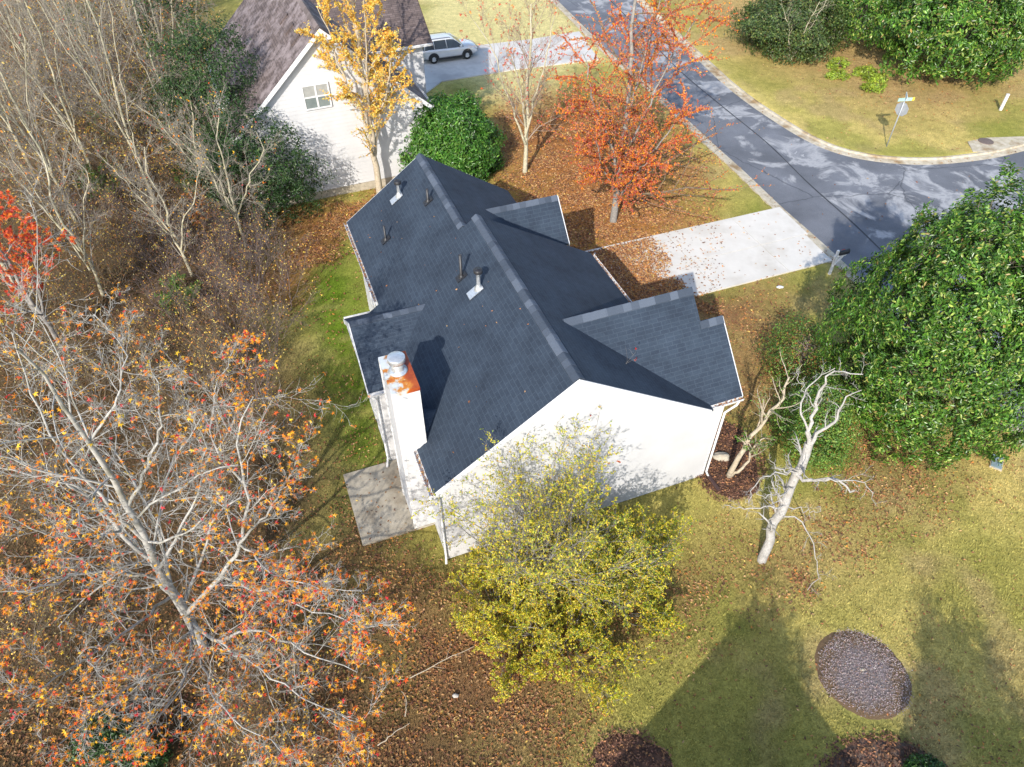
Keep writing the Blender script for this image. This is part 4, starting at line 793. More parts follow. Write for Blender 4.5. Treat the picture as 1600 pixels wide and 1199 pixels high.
# ------------------------------------------------------------ big sweetgum in the lower left
gb = at(318, 1012)
A = lambda x, y, z: at(x, y, z)
gum_l = [([gb - [0, 0, .2], A(288, 955, 1.9), A(248, 890, 4.0), A(200, 790, 6.4), A(140, 690, 8.8), A(85, 610, 10.6), A(30, 545, 12.0)], .24, .03),
         ([A(288, 955, 1.9), A(250, 895, 3.2), A(190, 830, 4.9), A(110, 760, 6.6), A(30, 720, 8)], .13, .025),
         ([A(292, 958, 1.8), A(345, 900, 3.2), A(374, 850, 4.6), A(385, 760, 6.4), A(372, 690, 7.8), A(385, 620, 8.8)], .12, .02),
         ([A(374, 850, 4.6), A(420, 800, 5.6), A(455, 740, 6.3), A(475, 690, 6.8)], .06, .015),
         ([A(374, 850, 4.6), A(430, 900, 5.2), A(490, 915, 5.6), A(560, 925, 5.8)], .05, .012),
         ([A(270, 930, 2.4), A(220, 900, 3.4), A(140, 895, 4.4), A(60, 920, 5.0), A(-20, 930, 5.6)], .09, .018),
         ([A(296, 972, 1.5), A(340, 1000, 2.3), A(400, 985, 3.2), A(470, 1015, 3.8), A(560, 1050, 4.3)], .09, .015),
         ([A(300, 985, 1.2), A(290, 1060, 2.2), A(250, 1110, 3.2), A(200, 1150, 4.0)], .07, .015),
         ([A(296, 970, 1.6), A(330, 1080, 2.6), A(380, 1130, 3.4), A(440, 1170, 4.0)], .07, .015),
         ([A(200, 790, 6.4), A(245, 700, 7.8), A(250, 620, 9.0), A(225, 560, 9.8)], .075, .015),
         ([A(226, 845, 5.2), A(150, 770, 7.0), A(60, 640, 9.2), A(20, 520, 10.8)], .08, .015),
         ([A(140, 690, 8.8), A(190, 610, 9.8), A(190, 540, 10.6), A(150, 490, 11.2)], .05, .012),
         ([A(248, 890, 4.0), A(300, 800, 5.8), A(320, 700, 7.4), A(300, 640, 8.6)], .07, .014),
         ([A(270, 930, 2.4), A(200, 985, 3.6), A(120, 1040, 4.6), A(40, 1090, 5.4)], .07, .014),
         ([A(300, 985, 1.2), A(215, 1060, 2.6), A(130, 1130, 3.8), A(60, 1180, 4.6)], .06, .012),
         ([A(345, 900, 3.2), A(420, 930, 4.2), A(500, 960, 4.8), A(590, 985, 5.2)], .06, .012),
         ([A(340, 1000, 2.3), A(430, 1060, 3.2), A(510, 1110, 3.8), A(570, 1130, 4.2)], .055, .012),
         ([A(190, 830, 4.9), A(130, 840, 6.0), A(60, 830, 7.0), A(-10, 800, 8.0)], .055, .012),
         ([A(385, 760, 6.4), A(330, 690, 7.6), A(340, 600, 8.6), A(370, 540, 9.2)], .05, .012)]
def gum_mask(p, rg):                                     # leaves hold on round the rim of the crown, the middle is bare
    r = np.hypot(p[:, 0] + 8.7, p[:, 1] - 10.5); return rg.random(len(p)) < np.clip(.15 + .9 * (fbm(p[:, 0], p[:, 1], 1.3, 5, 2) - .3), .06, .8) * np.clip(r / 3.4, .35, 1.25)
deciduous('sweetgum_tree', gb, gum_l, [dict(n=15, t0=.18, ang=(35, 70), lenf=(.26, .5), rf=.42, seg=7, wander=.18, up=.05), dict(n=9, t0=.15, ang=(30, 65), lenf=(.35, .62), rf=.5, seg=5, wander=.2, up=.04, sides=4),
          dict(n=7, t0=.15, ang=(25, 65), lenf=(.4, .75), rf=.6, seg=4, wander=.22, up=.04, sides=3, rmin=.004)], 'bark_gum', 'large grey sweetgum with sparse orange star leaves in the lower left',
          dict(n=25000, size=(.085, .15), cols=ORANGE, tpl=STAR, flat=.65, t0=.4, mask=gum_mask), thick=.66)

# ------------------------------------------------------------ dead white tree on the lawn
db = at(1190, 878)
dead = [([db - [0, 0, .2], A(1203, 838, .9), A(1228, 780, 2.2), A(1248, 735, 3.2), A(1264, 697, 4.0)], .23, .19),
        ([A(1264, 697, 4.0), A(1266, 672, 4.5), A(1277, 628, 5.3), A(1287, 608, 5.7), A(1300, 580, 6.2), A(1345, 588, 6.2)], .11, .02),
        ([A(1264, 697, 4.0), A(1288, 672, 4.6), A(1308, 648, 5.1), A(1318, 628, 5.5), A(1340, 608, 5.9)], .10, .02),
        ([A(1266, 682, 4.3), A(1254, 650, 4.9), A(1252, 635, 5.2), A(1262, 605, 5.7), A(1290, 583, 6.1), A(1305, 578, 6.3)], .06, .015),
        ([A(1276, 640, 5.1), A(1258, 615, 5.5), A(1246, 595, 5.8), A(1245, 575, 6.1)], .03, .008),
        ([A(1245, 742, 3.1), A(1262, 752, 3.2), A(1290, 748, 3.5), A(1310, 755, 3.5), A(1336, 770, 3.2)], .085, .04),
        ([A(1262, 752, 3.2), A(1300, 747, 3.7), A(1345, 752, 3.7), A(1363, 768, 3.4), A(1366, 790, 2.9)], .045, .01),
        ([A(1250, 735, 3.3), A(1225, 738, 3.4), A(1215, 730, 3.6), A(1205, 720, 3.8)], .05, .015),
        ([A(1250, 738, 3.2), A(1210, 742, 3.5), A(1190, 745, 3.5), A(1175, 765, 3.2), A(1167, 792, 2.7)], .045, .012),
        ([A(1210, 742, 3.5), A(1216, 760, 3.2), A(1215, 790, 2.6), A(1216, 805, 2.3)], .02, .008),
        ([A(1240, 762, 2.7), A(1218, 773, 2.9), A(1195, 776, 2.8), A(1180, 770, 2.9)], .05, .012),
        ([A(1232, 790, 2.1), A(1200, 793, 2.0), A(1165, 794, 1.9), A(1133, 790, 1.9)], .05, .015),
        ([A(1225, 788, 2.0), A(1256, 799, 1.95), A(1275, 800, 2.0), A(1281, 793, 2.2)], .035, .012),
        ([A(1217, 807, 1.6), A(1248, 812, 1.75), A(1268, 845, 1.3), A(1280, 880, .7), A(1275, 905, .35), A(1262, 921, .12)], .04, .012)]
deciduous('dead_tree', db, dead, [dict(n=8, t0=.3, ang=(35, 75), lenf=(.14, .34), rf=.38, seg=5, wander=.24, up=.0), dict(n=7, t0=.25, ang=(30, 65), lenf=(.35, .7), rf=.6, seg=4, wander=.24, up=.0, sides=3, rmin=.005)],
          'bark_dead', 'leafless bleached white dead tree on the lawn', cat='tree', thick=.66)

# ------------------------------------------------------------ pale multi-stem tree at the house corner, with the privet beside it
mb_ = at(1138, 746)
deciduous('multi_stem_tree', mb_, [([mb_, A(1150, 720, .9), A(1172, 685, 1.9), A(1200, 650, 2.9), A(1222, 625, 3.6), A(1232, 590, 4.3)], .11, .03), ([mb_, A(1155, 735, .5), A(1172, 715, 1.0), A(1177, 700, 1.4), A(1195, 680, 2.0)], .07, .02), ([A(1172, 685, 1.9), A(1163, 692, 1.8)], .05, .03)],
          [dict(n=9, t0=.5, ang=(25, 55), lenf=(.25, .5), rf=.5, seg=6, wander=.14), dict(n=7, t0=.2, ang=(25, 60), lenf=(.4, .7), rf=.5, seg=4, wander=.18, sides=3)],
          'bark_tan', 'pale bare trunked small tree leaning from the mulch bed', dict(n=900, size=(.05, .09), cols=PRIVET, t0=.2, mat='green'))
b = at(1262, 700); evergreen('privet_shrub', b, (-.1, 0, 1.3, 1.25, 1.6, 1.7, .3), 1400, (.06, .11), PRIVET, 'bright green privet thicket behind the dead white tree', 'shrub', mat='green', tpl=OVAL, per=13, seed=21, gap=.05, clr=.4)
b = at(1250, 580); evergreen('privet_shrub', b, (-.3, 0, 1.0, 1.35, 1.6, 1.25, .2), 800, (.06, .11), PRIVET + [(.22, .16, .04, 3), (.32, .10, .03, .8)], 'yellowing privet shrub between the house and the large magnolia', 'shrub', mat='green', tpl=OVAL, per=12, seed=22, gap=.1, clr=.45)

# ------------------------------------------------------------ magnolias and evergreens
b = at(1402, 655); evergreen('magnolia_tree', b, (.2, .1, 4.4, 3.5, 3.7, 5.6, .45), 9500, (.10, .175), MAGN, 'large glossy green magnolia overhanging the road on the right', seed=31, per=13, gap=.19, clr=.2, dense=.64, lump=.26)
b = at(1475, 115); evergreen('magnolia_tree', b, (0, 0, 3.4, 5.2, 4.2, 4.0, .2), 3600, (.2, .32), MAGN, 'broad dark magnolia in the top right corner', seed=32, per=12, gap=.18, clr=.36, dense=.6, lump=.4)
b = at(1335, 60); evergreen('holly_tree', b, (0, 0, 2.6, 3.4, 3.2, 3.0, .2), 2200, (.14, .24), MAGN, 'rounded green holly between the juniper and the top right magnolia', seed=33, per=12, gap=.15, clr=.34, dense=.6, lump=.4)
JUN = [(.045, .085, .022, 4), (.08, .13, .03, 3), (.12, .15, .03, 1.5), (.09, .07, .03, .6)]
b = at(1225, 75); evergreen('juniper_shrub', b, (0, 0, 1.6, 3.6, 3.4, 2.3, .2), 2600, (.12, .22), JUN, 'dark spreading juniper at the road bend with bare twigs over it', 'shrub', seed=34, per=14, gap=.12, clr=.5, mat='green', tpl=OVAL, lump=.6, dense=.55)
b = at(705, 268); evergreen('laurel_tree', b, (0, 0, 1.7, 2.75, 2.6, 2.5, .3), 3000, (.14, .22), [(.036, .115, .014, 4), (.06, .16, .022, 4), (.11, .22, .035, 2)], 'dense round bright green laurel behind the charcoal roof', seed=35, per=12, gap=-.1, clr=.36, lump=.22)
b = at(425, 345); evergreen('holly_tree', b, (-.2, 0, 2.6, 2.9, 1.7, 2.9, .2), 1300, (.11, .18), HOLLY, 'dark holly in front of the pale gable wall', seed=36, per=14, gap=.1, clr=.4, lump=.5, mat='green')
b = at(372, 300); evergreen('holly_tree', b, (.2, 0, 4.6, 2.7, 1.9, 4.8, .2), 1600, (.11, .18), HOLLY, 'tall dark holly beside the brown roof', seed=37, per=12, gap=.16, clr=.5, lump=.5, mat='green')
b = at(1438, 1215); evergreen('clipped_shrub', b, (0, 0, .35, .48, .42, .4, 0), 420, (.05, .08), HOLLY + [(.05, .13, .02, 4)], 'small round green shrub in the mulch bed at the bottom edge', 'shrub', seed=38, per=10, gap=-.2, clr=.1, tpl=OVAL, lump=.12)
for k, (x, y, s, lb) in enumerate(((170, 1165, .8, 'low dark evergreen shrub under the sweetgum at the bottom left'), (235, 1190, .6, 'small dark evergreen clump beside the larger one at the bottom edge'))):
    b = at(x, y); evergreen('evergreen_shrub', b, (0, 0, .4, .8 * s, .7 * s, .55, 0), 320, (.08, .14), HOLLY, lb, 'shrub', seed=39 + k, per=10, gap=.0, clr=.2, tpl=OVAL, mat='green', group='evergreen shrubs under the sweetgum')
for k, (x, y, lb) in enumerate(((1308, 105, 'lime green perennial tuft nearest the juniper'), (1308, 122, 'lime green tuft just below the juniper edge'), (1350, 118, 'small lime tuft among the pale fallen leaves'), (1367, 127, 'round lime green tuft beside the top right magnolia'), (1362, 142, 'lowest lime green tuft in the leaf bed across the road'))):
    b = at(x, y); evergreen('perennial_tuft', b, (0, 0, .15, .75, .45, .35, 0), 120, (.1, .2), [(.28, .36, .03, 3), (.2, .3, .03, 2)], lb, 'plant', seed=50 + k, per=9, gap=-.3, clr=.2, tpl=OVAL, mat='green', group='lime green tufts across the road')

# ------------------------------------------------------------ yellow-green shrubs against the gable wall
def shrub(name, base, n, h, lean, r, label, cols, leaf_n, size, sub=((10, 6), (6, 5)), group=None, bark='bark_grey', cat='shrub', seed=0, spread=.3, t0=.2, flat=.4, mat='leaf', wander=.1, mask=None):
    rg = np.random.default_rng(sum(map(ord, label)) + seed); t = empty(name, tuple(base), 0, label, cat, group)
    P, R = stems(rg, (0, 0, -.05), n, h, lean, r, spread=spread, wander=wander); 
    for k in range(len(P)): bark_obj('stem', [(P[k:k + 1], R[k:k + 1], 5)], M[bark], t)
    l1 = spawn(rg, P, R, sub[0][0], .2, 1, (20, 50), (.3, .55), .5, sub[0][1], .14, .05); l2 = spawn(rg, l1[0], l1[1], sub[1][0], .2, 1, (25, 60), (.35, .65), .55, sub[1][1], .18, .04, rmin=.0035)
    ok1, ok2 = l1[0][:, :, 2].min(1) > .03, l2[0][:, :, 2].min(1) > .02; l1 = (l1[0][ok1], l1[1][ok1]); l2 = (l2[0][ok2], l2[1][ok2])
    bark_obj('twigs', [(l1[0], l1[1], 4), (l2[0], l2[1], 3)], M[bark], t)['kind'] = 'stuff'
    if leaf_n:
        p, d = on_twigs(rg, l2[0], leaf_n, t0)
        if mask: k = mask(p, rg); p, d = p[k], d[k]
        leaf_obj('foliage', [leaves(rg, p, unit(d + rg.normal(0, .8, d.shape)), rg.uniform(*size, len(p)), OVAL, pal(rg, len(p), cols), flat)], M[mat], t)['kind'] = 'stuff'
    return t
b = at(838, 900); shrub('cherry_shrub', b, 22, 5.5, (.04, .66), .034, 'tall loose yellow-green shrub rising across the white gable wall', YGREEN, 18000, (.045, .085), ((12, 6), (9, 5)), t0=.15, spread=.9)
b = at(935, 905); shrub('cherry_shrub', b, 18, 3.1, (.1, .85), .03, 'dense green-gold shrub to the right of the tall loose one', YGREEN + [(.12, .2, .02, 6)], 15000, (.05, .09), ((12, 6), (8, 5)), spread=.6)
b = at(885, 990); shrub('spreading_shrub', b, 20, 2.1, (.3, 1.2), .022, 'low yellow-green shrub spreading toward the camera below the tall one', YGREEN, 18000, (.05, .085), ((12, 5), (8, 4)), spread=.8)
b = at(780, 950); shrub('spreading_shrub', b, 17, 1.9, (.3, 1.2), .02, 'low yellow shrub on the left nearest the patio corner', YGREEN, 13000, (.05, .085), ((12, 5), (8, 4)), spread=.7)
b = at(1010, 890); shrub('spreading_shrub', b, 17, 1.9, (.3, 1.2), .02, 'low yellow-green shrub at the right end of the row', YGREEN + [(.12, .2, .02, 3)], 13000, (.05, .085), ((12, 5), (8, 4)), spread=.7)
b = at(960, 955); shrub('spreading_shrub', b, 16, 1.7, (.4, 1.25), .02, 'low yellow-green shrub between the dense one and the lawn', YGREEN + [(.12, .2, .02, 3)], 12000, (.05, .085), ((12, 5), (8, 4)), spread=.7)
b = at(820, 1010); shrub('spreading_shrub', b, 16, 1.5, (.5, 1.3), .018, 'lowest yellow shrub nearest the bottom of the row', YGREEN, 12000, (.05, .085), ((12, 5), (8, 4)), spread=.7)
b = at(905, 740); shrub('maple_sapling', b, 3, 5.2, (.03, .18), .03, 'slender sapling with a few red leaves at the gable', REDS, 260, (.08, .13), ((8, 6), (5, 5)), cat='sapling', t0=.5)

# ------------------------------------------------------------ trees behind the house
yb = at(594, 306)
deciduous('yellow_tree', yb, [up_limb(yb, 11.5, (.2, -.2), .19, .18, 3), up_limb(yb + [.0, 0, 2.2], 5.5, (1.6, .1), .08, .15, 4), up_limb(yb + [0, 0, 3.0], 6.5, (-1.5, -.3), .08, .15, 5), up_limb(yb + [0, 0, 4], 6, (.8, -1.2), .07, .2, 6)],
          [dict(n=17, t0=.2, ang=(40, 70), lenf=(.24, .42), rf=.42, seg=6, wander=.13, up=.05), dict(n=10, t0=.2, ang=(30, 60), lenf=(.35, .6), rf=.5, seg=5, wander=.16, sides=3, rmin=.006)],
          'bark_tan', 'slim golden yellow tree in front of the pale gable wall', dict(n=19000, size=(.08, .145), cols=YELLOWS, t0=.2, flat=.4, both=True))
bb = at(820, 270)
deciduous('bare_tree', bb, [up_limb(bb, 8.6, (.2, .5), .17, .2, 13), up_limb(bb + [0, 0, 2.2], 6.2, (1.5, .4), .09, .2, 14), up_limb(bb + [0, 0, 1.8], 6.0, (-2.4, .4), .09, .2, 15), up_limb(bb + [0, 0, 2.4], 6.0, (.5, 1.7), .08, .2, 16), up_limb(bb + [0, 0, 2.8], 5.5, (-.9, -1.2), .08, .2, 17)],
          [dict(n=12, t0=.2, ang=(25, 55), lenf=(.25, .42), rf=.42, seg=6, wander=.1, up=.08), dict(n=10, t0=.2, ang=(25, 55), lenf=(.35, .6), rf=.5, seg=5, wander=.15, up=.06, sides=3, rmin=.006), dict(n=5, t0=.2, ang=(25, 55), lenf=(.35, .6), rf=.6, seg=4, wander=.15, up=.05, sides=3, rmin=.005)],
          'bark_pale', 'bare grey tree with a few red leaves on the front yard', dict(n=600, size=(.12, .2), cols=REDS, t0=.3, tpl=STAR, twig='twig_tan'), thick=.8)
rb = at(958, 345)
deciduous('red_maple_tree', rb, [up_limb(rb, 12.0, (.1, .5), .19, .25, 23), up_limb(rb + [0, 0, 3.0], 6.5, (2.6, .6), .08, .25, 24), up_limb(rb + [0, 0, 2.5], 5.5, (-2.0, .6), .08, .25, 25), up_limb(rb + [0, 0, 1.8], 4.2, (2.4, -.8), .07, .25, 26), up_limb(rb + [0, 0, 1.5], 3.4, (-1.6, -1.2), .06, .2, 27), up_limb(rb + [0, 0, 4.5], 6.5, (1.4, 1.5), .07, .2, 28), up_limb(rb + [0, 0, 1.3], 3.0, (1.0, -2.0), .06, .2, 29)],
          [dict(n=16, t0=.12, ang=(35, 75), lenf=(.36, .64), rf=.4, seg=6, wander=.16, up=.0), dict(n=11, t0=.15, ang=(30, 65), lenf=(.4, .7), rf=.5, seg=5, wander=.2, up=0, sides=3, rmin=.006)],
          'bark_grey', 'tall red and orange maple by the leaf covered front yard', dict(n=62000, size=(.065, .11), cols=REDS[:4] + ORANGE[:2] + [(.55, .24, .12, 9), (.44, .15, .09, 9), (.34, .10, .08, 5)], t0=.15, flat=.4, both=True, twig='twig_brown'))
jb = at(1235, 95)
deciduous('bare_shrub', jb, [up_limb(jb, 4.0, (.6, -.4), .06, .3, 41), up_limb(jb, 3.6, (-1.4, -.3), .05, .3, 42), up_limb(jb, 3.8, (1.6, .2), .05, .3, 43)], [dict(n=9, t0=.35, ang=(30, 65), lenf=(.3, .5), rf=.5, seg=5, wander=.18), dict(n=5, t0=.2, ang=(30, 65), lenf=(.35, .6), rf=.5, seg=4, wander=.18, sides=3, rmin=.006)],
          'bark_pale', 'leafless pale branches rising through the dark juniper', cat='shrub')
b = at(1040, 10); deciduous('orange_tree', b, [up_limb(b, 7, (.3, .3), .16, .3, 51), up_limb(b + [0, 0, 2], 5, (2, .2), .09, .3, 52), up_limb(b + [0, 0, 2], 5, (-2, .2), .09, .3, 53)], [dict(n=12, t0=.2, ang=(35, 65), lenf=(.3, .5), rf=.45, seg=5, wander=.14), dict(n=8, t0=.2, ang=(30, 60), lenf=(.35, .6), rf=.5, seg=4, wander=.18, sides=3, rmin=.008)],
          'bark_grey', 'orange leaved tree beyond the maple at the top edge', dict(n=4200, size=(.16, .26), cols=ORANGE[:3] + YELLOWS[:2], t0=.2))

# ------------------------------------------------------------ woodland on the left
WD = [(243, 318, 12.5, 'pale barked forked bare tree in the middle of the left woodland', 2), (118, 345, 12, 'bare grey tree left of the pale forked one', 2), (292, 262, 10.5, 'slim straight bare tree near the dark holly', 1), (60, 285, 13, 'bare tree with long upswept limbs at the upper left edge', 2),
      (175, 170, 12, 'bare tree behind the pale forked one', 2), (80, 110, 12, 'bare tree at the top left of the woodland', 1), (270, 120, 10, 'thin bare tree close to the far edge of the brown roof', 1), (20, 440, 12, 'bare tree at the left edge above the red leaves', 2), (335, 330, 6, 'short twiggy bare tree leaning toward the pale house', 2), (150, 40, 12, 'farthest bare tree at the top edge on the left', 1),
      (30, 180, 13, 'tall pale bare tree at the upper left corner', 2), (205, 260, 12, 'pale bare tree just left of the forked one', 2), (150, 285, 11, 'pale bare tree in the densest part of the woodland', 2), (225, 90, 12, 'bare tree behind the thicket near the top edge', 2), (330, 225, 9, 'bare tree standing against the brown roof', 1), (90, 190, 12, 'bare tree between the upper left trunks', 2), (385, 385, 6.5, 'small bare tree casting shade on the pale gable wall', 2), (300, 430, 6, 'small bare tree in the purple thicket', 2), (160, 460, 8, 'bare tree between the red maple and the thicket', 2)]
for k, (x, y, h, lb, nl) in enumerate(WD):
    b = at(x, y); lm = [up_limb(b, h, (.2 * (-1) ** k, .3), .15 + .004 * h, .45, 60 + k)] + [up_limb(b + [0, 0, h * .18 + .5 * j], h * .68, ((1.9 if j % 2 else -1.9) + .3 * k % .7, (-.6 if j else .9)), .09, .4, 80 + 5 * k + j) for j in range(nl + 1)]
    deciduous('bare_tree', b, lm, [dict(n=15, t0=.15, ang=(25, 60), lenf=(.24, .44), rf=.42, seg=6, wander=.12, up=.06), dict(n=8, t0=.2, ang=(25, 60), lenf=(.35, .6), rf=.5, seg=5, wander=.16, up=.05, sides=3, rmin=.006), dict(n=6, t0=.2, ang=(25, 60), lenf=(.4, .75), rf=.6, seg=3, wander=.18, up=.04, sides=3, rmin=.005)],
              'bark_pale', lb, dict(n=160, twig='twig_grey', size=(.08, .13), cols=YELLOWS + ORANGE, t0=.2), 'bare trees in the left woodland', thick=.5)
b = at(95, 540); deciduous('red_maple_tree', b, [up_limb(b, 7, (-.6, .3), .11, .3, 151), up_limb(b + [0, 0, 1.2], 5, (-1.8, .5), .07, .3, 152), up_limb(b + [0, 0, 1.5], 4.5, (1.3, .3), .06, .3, 153)], [dict(n=12, t0=.2, ang=(30, 60), lenf=(.28, .46), rf=.45, seg=5, wander=.14), dict(n=8, t0=.2, ang=(30, 60), lenf=(.35, .6), rf=.5, seg=4, wander=.18, sides=3, rmin=.005)],
          'bark_grey', 'maple with bright red leaves at the left edge', dict(n=5200, size=(.10, .17), cols=REDS[:3] + REDS[:2] + [(.75, .22, .02, 4)], tpl=STAR, t0=.3, flat=.6))
protos = []
for v, m_ in enumerate(('twig_purple', 'twig_brown')):
    for j in range(2):
        s = shrub('bare_shrub', (0, 0, 0), 15, 2.7 + .4 * j, (.1, .85), .017, 'bare shrub', YELLOWS + [(.4, .16, .06, 6)], 420 + 200 * v, (.06, .1), ((11, 5), (9, 4)), 'thicket shrubs', m_, seed=j * 7 + v * 3, spread=.7, wander=.16)
        protos.append(s)
for k, (x, y, lb) in enumerate(((110, 120, 'rust leaved shrub among the pale trunks of the upper left'), (150, 15, 'rust leaved shrub at the top edge of the woodland'), (345, 355, 'rust leaved shrub at the foot of the dark hollies'), (250, 270, 'small orange leaved shrub left of the slim bare tree'))):
    b = at(x, y); shrub('rust_shrub', b, 12, 2.2, (.1, .8), .02, lb, ORANGE[:2] + [(.5, .2, .06, 6), (.4, .15, .06, 4)], 1500, (.08, .14), ((9, 5), (6, 4)), 'rust leaved shrubs in the left woodland', 'twig_brown', spread=.5)
rg = np.random.default_rng(5); spots = []
def area(px, py):
    if py < 110: return 'at the top left edge of the photo'
    if py > 560: return 'under the big sweetgum'
    if px > 235 and py > 330: return 'in the purple thicket left of the charcoal roof'
    if px > 240: return 'around the slim bare tree and the hollies'
    if py > 330: return 'near the bright red maple at the left edge'
    return 'among the pale bare trunks of the upper left'
for x, y, v in [(300, 395, 0), (345, 430, 0), (255, 430, 0), (390, 455, 0), (430, 490, 0), (410, 400, 0), (360, 370, 0), (300, 345, 0), (220, 380, 0), (420, 540, 0), (375, 520, 0), (180, 440, 1), (330, 480, 0), (270, 500, 0), (150, 380, 1), (200, 300, 1), (330, 290, 1), (280, 300, 1), (240, 240, 1), (180, 250, 1), (130, 290, 1), (90, 240, 1), (300, 220, 1), (320, 170, 1), (270, 180, 1), (220, 140, 1), (160, 120, 1), (120, 180, 1), (60, 190, 1), (30, 140, 1), (100, 60, 1), (190, 70, 1), (250, 70, 1), (300, 90, 1), (40, 60, 1), (30, 320, 1), (60, 400, 1), (320, 20, 1), (270, 20, 1), (210, 20, 1), (70, 480, 1), (140, 510, 1), (60, 610, 1), (150, 620, 1), (400, 640, 0), (430, 720, 1), (30, 700, 1), (90, 800, 1), (40, 1000, 1), (120, 1060, 1), (480, 1110, 1), (420, 1190, 1), (240, 560, 1), (350, 570, 1), (300, 620, 1), (160, 200, 0), (210, 210, 1), (10, 230, 1), (100, 330, 1), (170, 340, 0), (10, 30, 1), (140, 20, 1), (350, 340, 1), (380, 390, 0), (60, 140, 1), (200, 180, 1), (130, 90, 1)]:
    spots.append((x, y, v))
used = set()
for k, (x, y, v) in enumerate(spots):
    i = v * 2 + k % 2; b = at(x + rg.uniform(-8, 8), y + rg.uniform(-8, 8)); o = protos[i] if i not in used else copy_tree(protos[i]); used.add(i)
    sc = rg.uniform(.8, 1.1) * (1.55 if y < 330 else 1.0); o.location = tuple(b); o.rotation_euler = (0, 0, rg.uniform(0, 6.28)); o.scale = (sc, sc, sc * rg.uniform(.85, 1.15))
    ar = area(x, y); o['label'] = ('purple-brown' if v == 0 else 'tan') + ' leafless shrub ' + ar; o['group'] = ('purple-brown' if v == 0 else 'tan') + ' shrubs ' + ar
for k, (x, y, h, lb) in enumerate(((300, 210, 3.2, 'green leafed shrub under the pale forked tree'), (255, 190, 2.6, 'green undergrowth shrub left of the tall holly'), (300, 300, 1.4, 'bright green vine clump at the foot of the slim bare tree'), (285, 480, 1.2, 'low green bush in the grass beside the thicket'), (190, 225, 2.2, 'green leafed shrub in the heart of the woodland'), (170, 315, 1.8, 'yellow-green shrub left of the forked tree foot'), (140, 60, 2.4, 'green shrub near the top edge of the woodland'))):
    b = at(x, y); shrub('green_shrub', b, 12, h, (.1, .8), .02, lb, PRIVET, 2600, (.07, .13), ((9, 5), (6, 4)), 'green undergrowth shrubs on the left', 'twig_brown', spread=.5, mat='green')


# evergreens out of view beside the shading house; their ragged shadows fall either side of the gravel bed
evergreen('evergreen_tree', (4.0, -1.7, 0), (0, 0, 4.2, 1.7, 1.7, 4.2, .4), 1300, (.16, .26), HOLLY, 'evergreen out of view whose ragged shadow falls left of the gravel bed', seed=71, per=11, gap=-.05, clr=.4, lump=.45)
evergreen('evergreen_tree', (9.5, -2.4, 0), (0, 0, 4.2, 2.0, 1.8, 4.2, .25), 1400, (.16, .26), HOLLY, 'evergreen out of view whose ragged shadow falls right of the gravel bed', seed=72, per=11, gap=-.05, clr=.4, lump=.45)

# ------------------------------------------------------------ grass blades and fallen leaves
rg = np.random.default_rng(77)
def scatter(n, x0, x1, y0, y1):
    # uniform over the picture's field: denser near the camera where a leaf shows larger
    px = rg.uniform(x0, x1, n) if x1 else rg.uniform(-60, 1660, n); py = rg.uniform(y0, y1, n) if y1 else rg.uniform(-20, 1260, n)
    r = FW[None] + RT[None] * ((px - 800) / FPX)[:, None] + UP[None] * ((599.5 - py) / FPX)[:, None]; t = -CAM_H / r[:, 2]
    return r[:, 0] * t, r[:, 1] * t
foot = [tuple(H2W(u, v)[:2]) for u, v in ((-.1, -.05), (9.35, -.05), (9.35, 3.6), (8.3, 8.4), (6.8, 13.2), (.4, 13.2), (.4, 8), (-.75, 8), (-.75, 4.4), (-.02, 4.4), (-.02, 2.9), (-.7, 2.9), (-.7, 1.4), (-.1, 1.4))]
drive_w = [tuple(H2W(u, v)[:2]) for u, v in ((8.9, 8.8), (22.1, 8.8), (22.2, 13.7), (8.9, 13.5))]; patio_w = [tuple(H2W(u, v)[:2]) for u, v in ((-2.45, 1.38), (0, 1.38), (0, 4.42), (-2.45, 4.42))]
LCOL = [(.32, .145, .055, 5), (.40, .21, .085, 4), (.22, .095, .048, 4), (.48, .30, .14, 2), (.13, .065, .04, 3), (.52, .22, .045, 1.2), (.6, .42, .12, .5)]
n = 560000; x, y = scatter(n, 0, 0, 0, 0); x2, y2 = scatter(170000, 770, 1130, 140, 490); x3, y3 = scatter(40000, 440, 700, 230, 420); x, y = np.concatenate([x, x2, x3]), np.concatenate([y, y2, y3]); n = len(x); _, lit = cover(x, y); D = sdist(road_poly, x, y); Df = sdist(foot, x, y); Dd = sdist(drive_w, x, y); Dp = sdist(patio_w, x, y); Dn = sdist(nd_, x, y)
tu = (np.stack([x, y], 1) - HO[:2]) @ HU[:2]
lit = np.where(D > .05, np.where(D < .62, .12, .004), lit); lit = np.where(Dd > 0, np.clip(1.0 - (tu - 13.6 + 5.5 * (fbm(x, y, 1.8, 9) - .5)) / 1.6, .03, 1.4), lit); lit = np.where(Dp > 0, .035, lit); lit = np.where(Dn > 0, .01, lit)
k = (rg.random(n) < lit * .62) & (Df < 0); x, y, D, Dd, Dp = x[k], y[k], D[k], Dd[k], Dp[k]; m = len(x)
z = gz(x, y) + .035 + rg.uniform(0, .02, m); z = np.where(D > .05, -.06, z); z = np.where(Dd > 0, .075, z); z = np.where(Dp > 0, .085, z)
a = rg.uniform(0, 6.283, m); dirs = np.stack([np.cos(a), np.sin(a), rg.normal(0, .22, m)], 1)
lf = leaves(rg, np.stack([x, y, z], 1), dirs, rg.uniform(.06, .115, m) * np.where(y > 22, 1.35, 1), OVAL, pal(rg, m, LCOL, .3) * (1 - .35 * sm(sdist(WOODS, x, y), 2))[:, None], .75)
tag(leaf_obj('fallen_leaves', [lf], M['litter'], None), 'brown and orange fallen leaves strewn over lawn drive and woodland floor', 'leaves', kind='stuff')
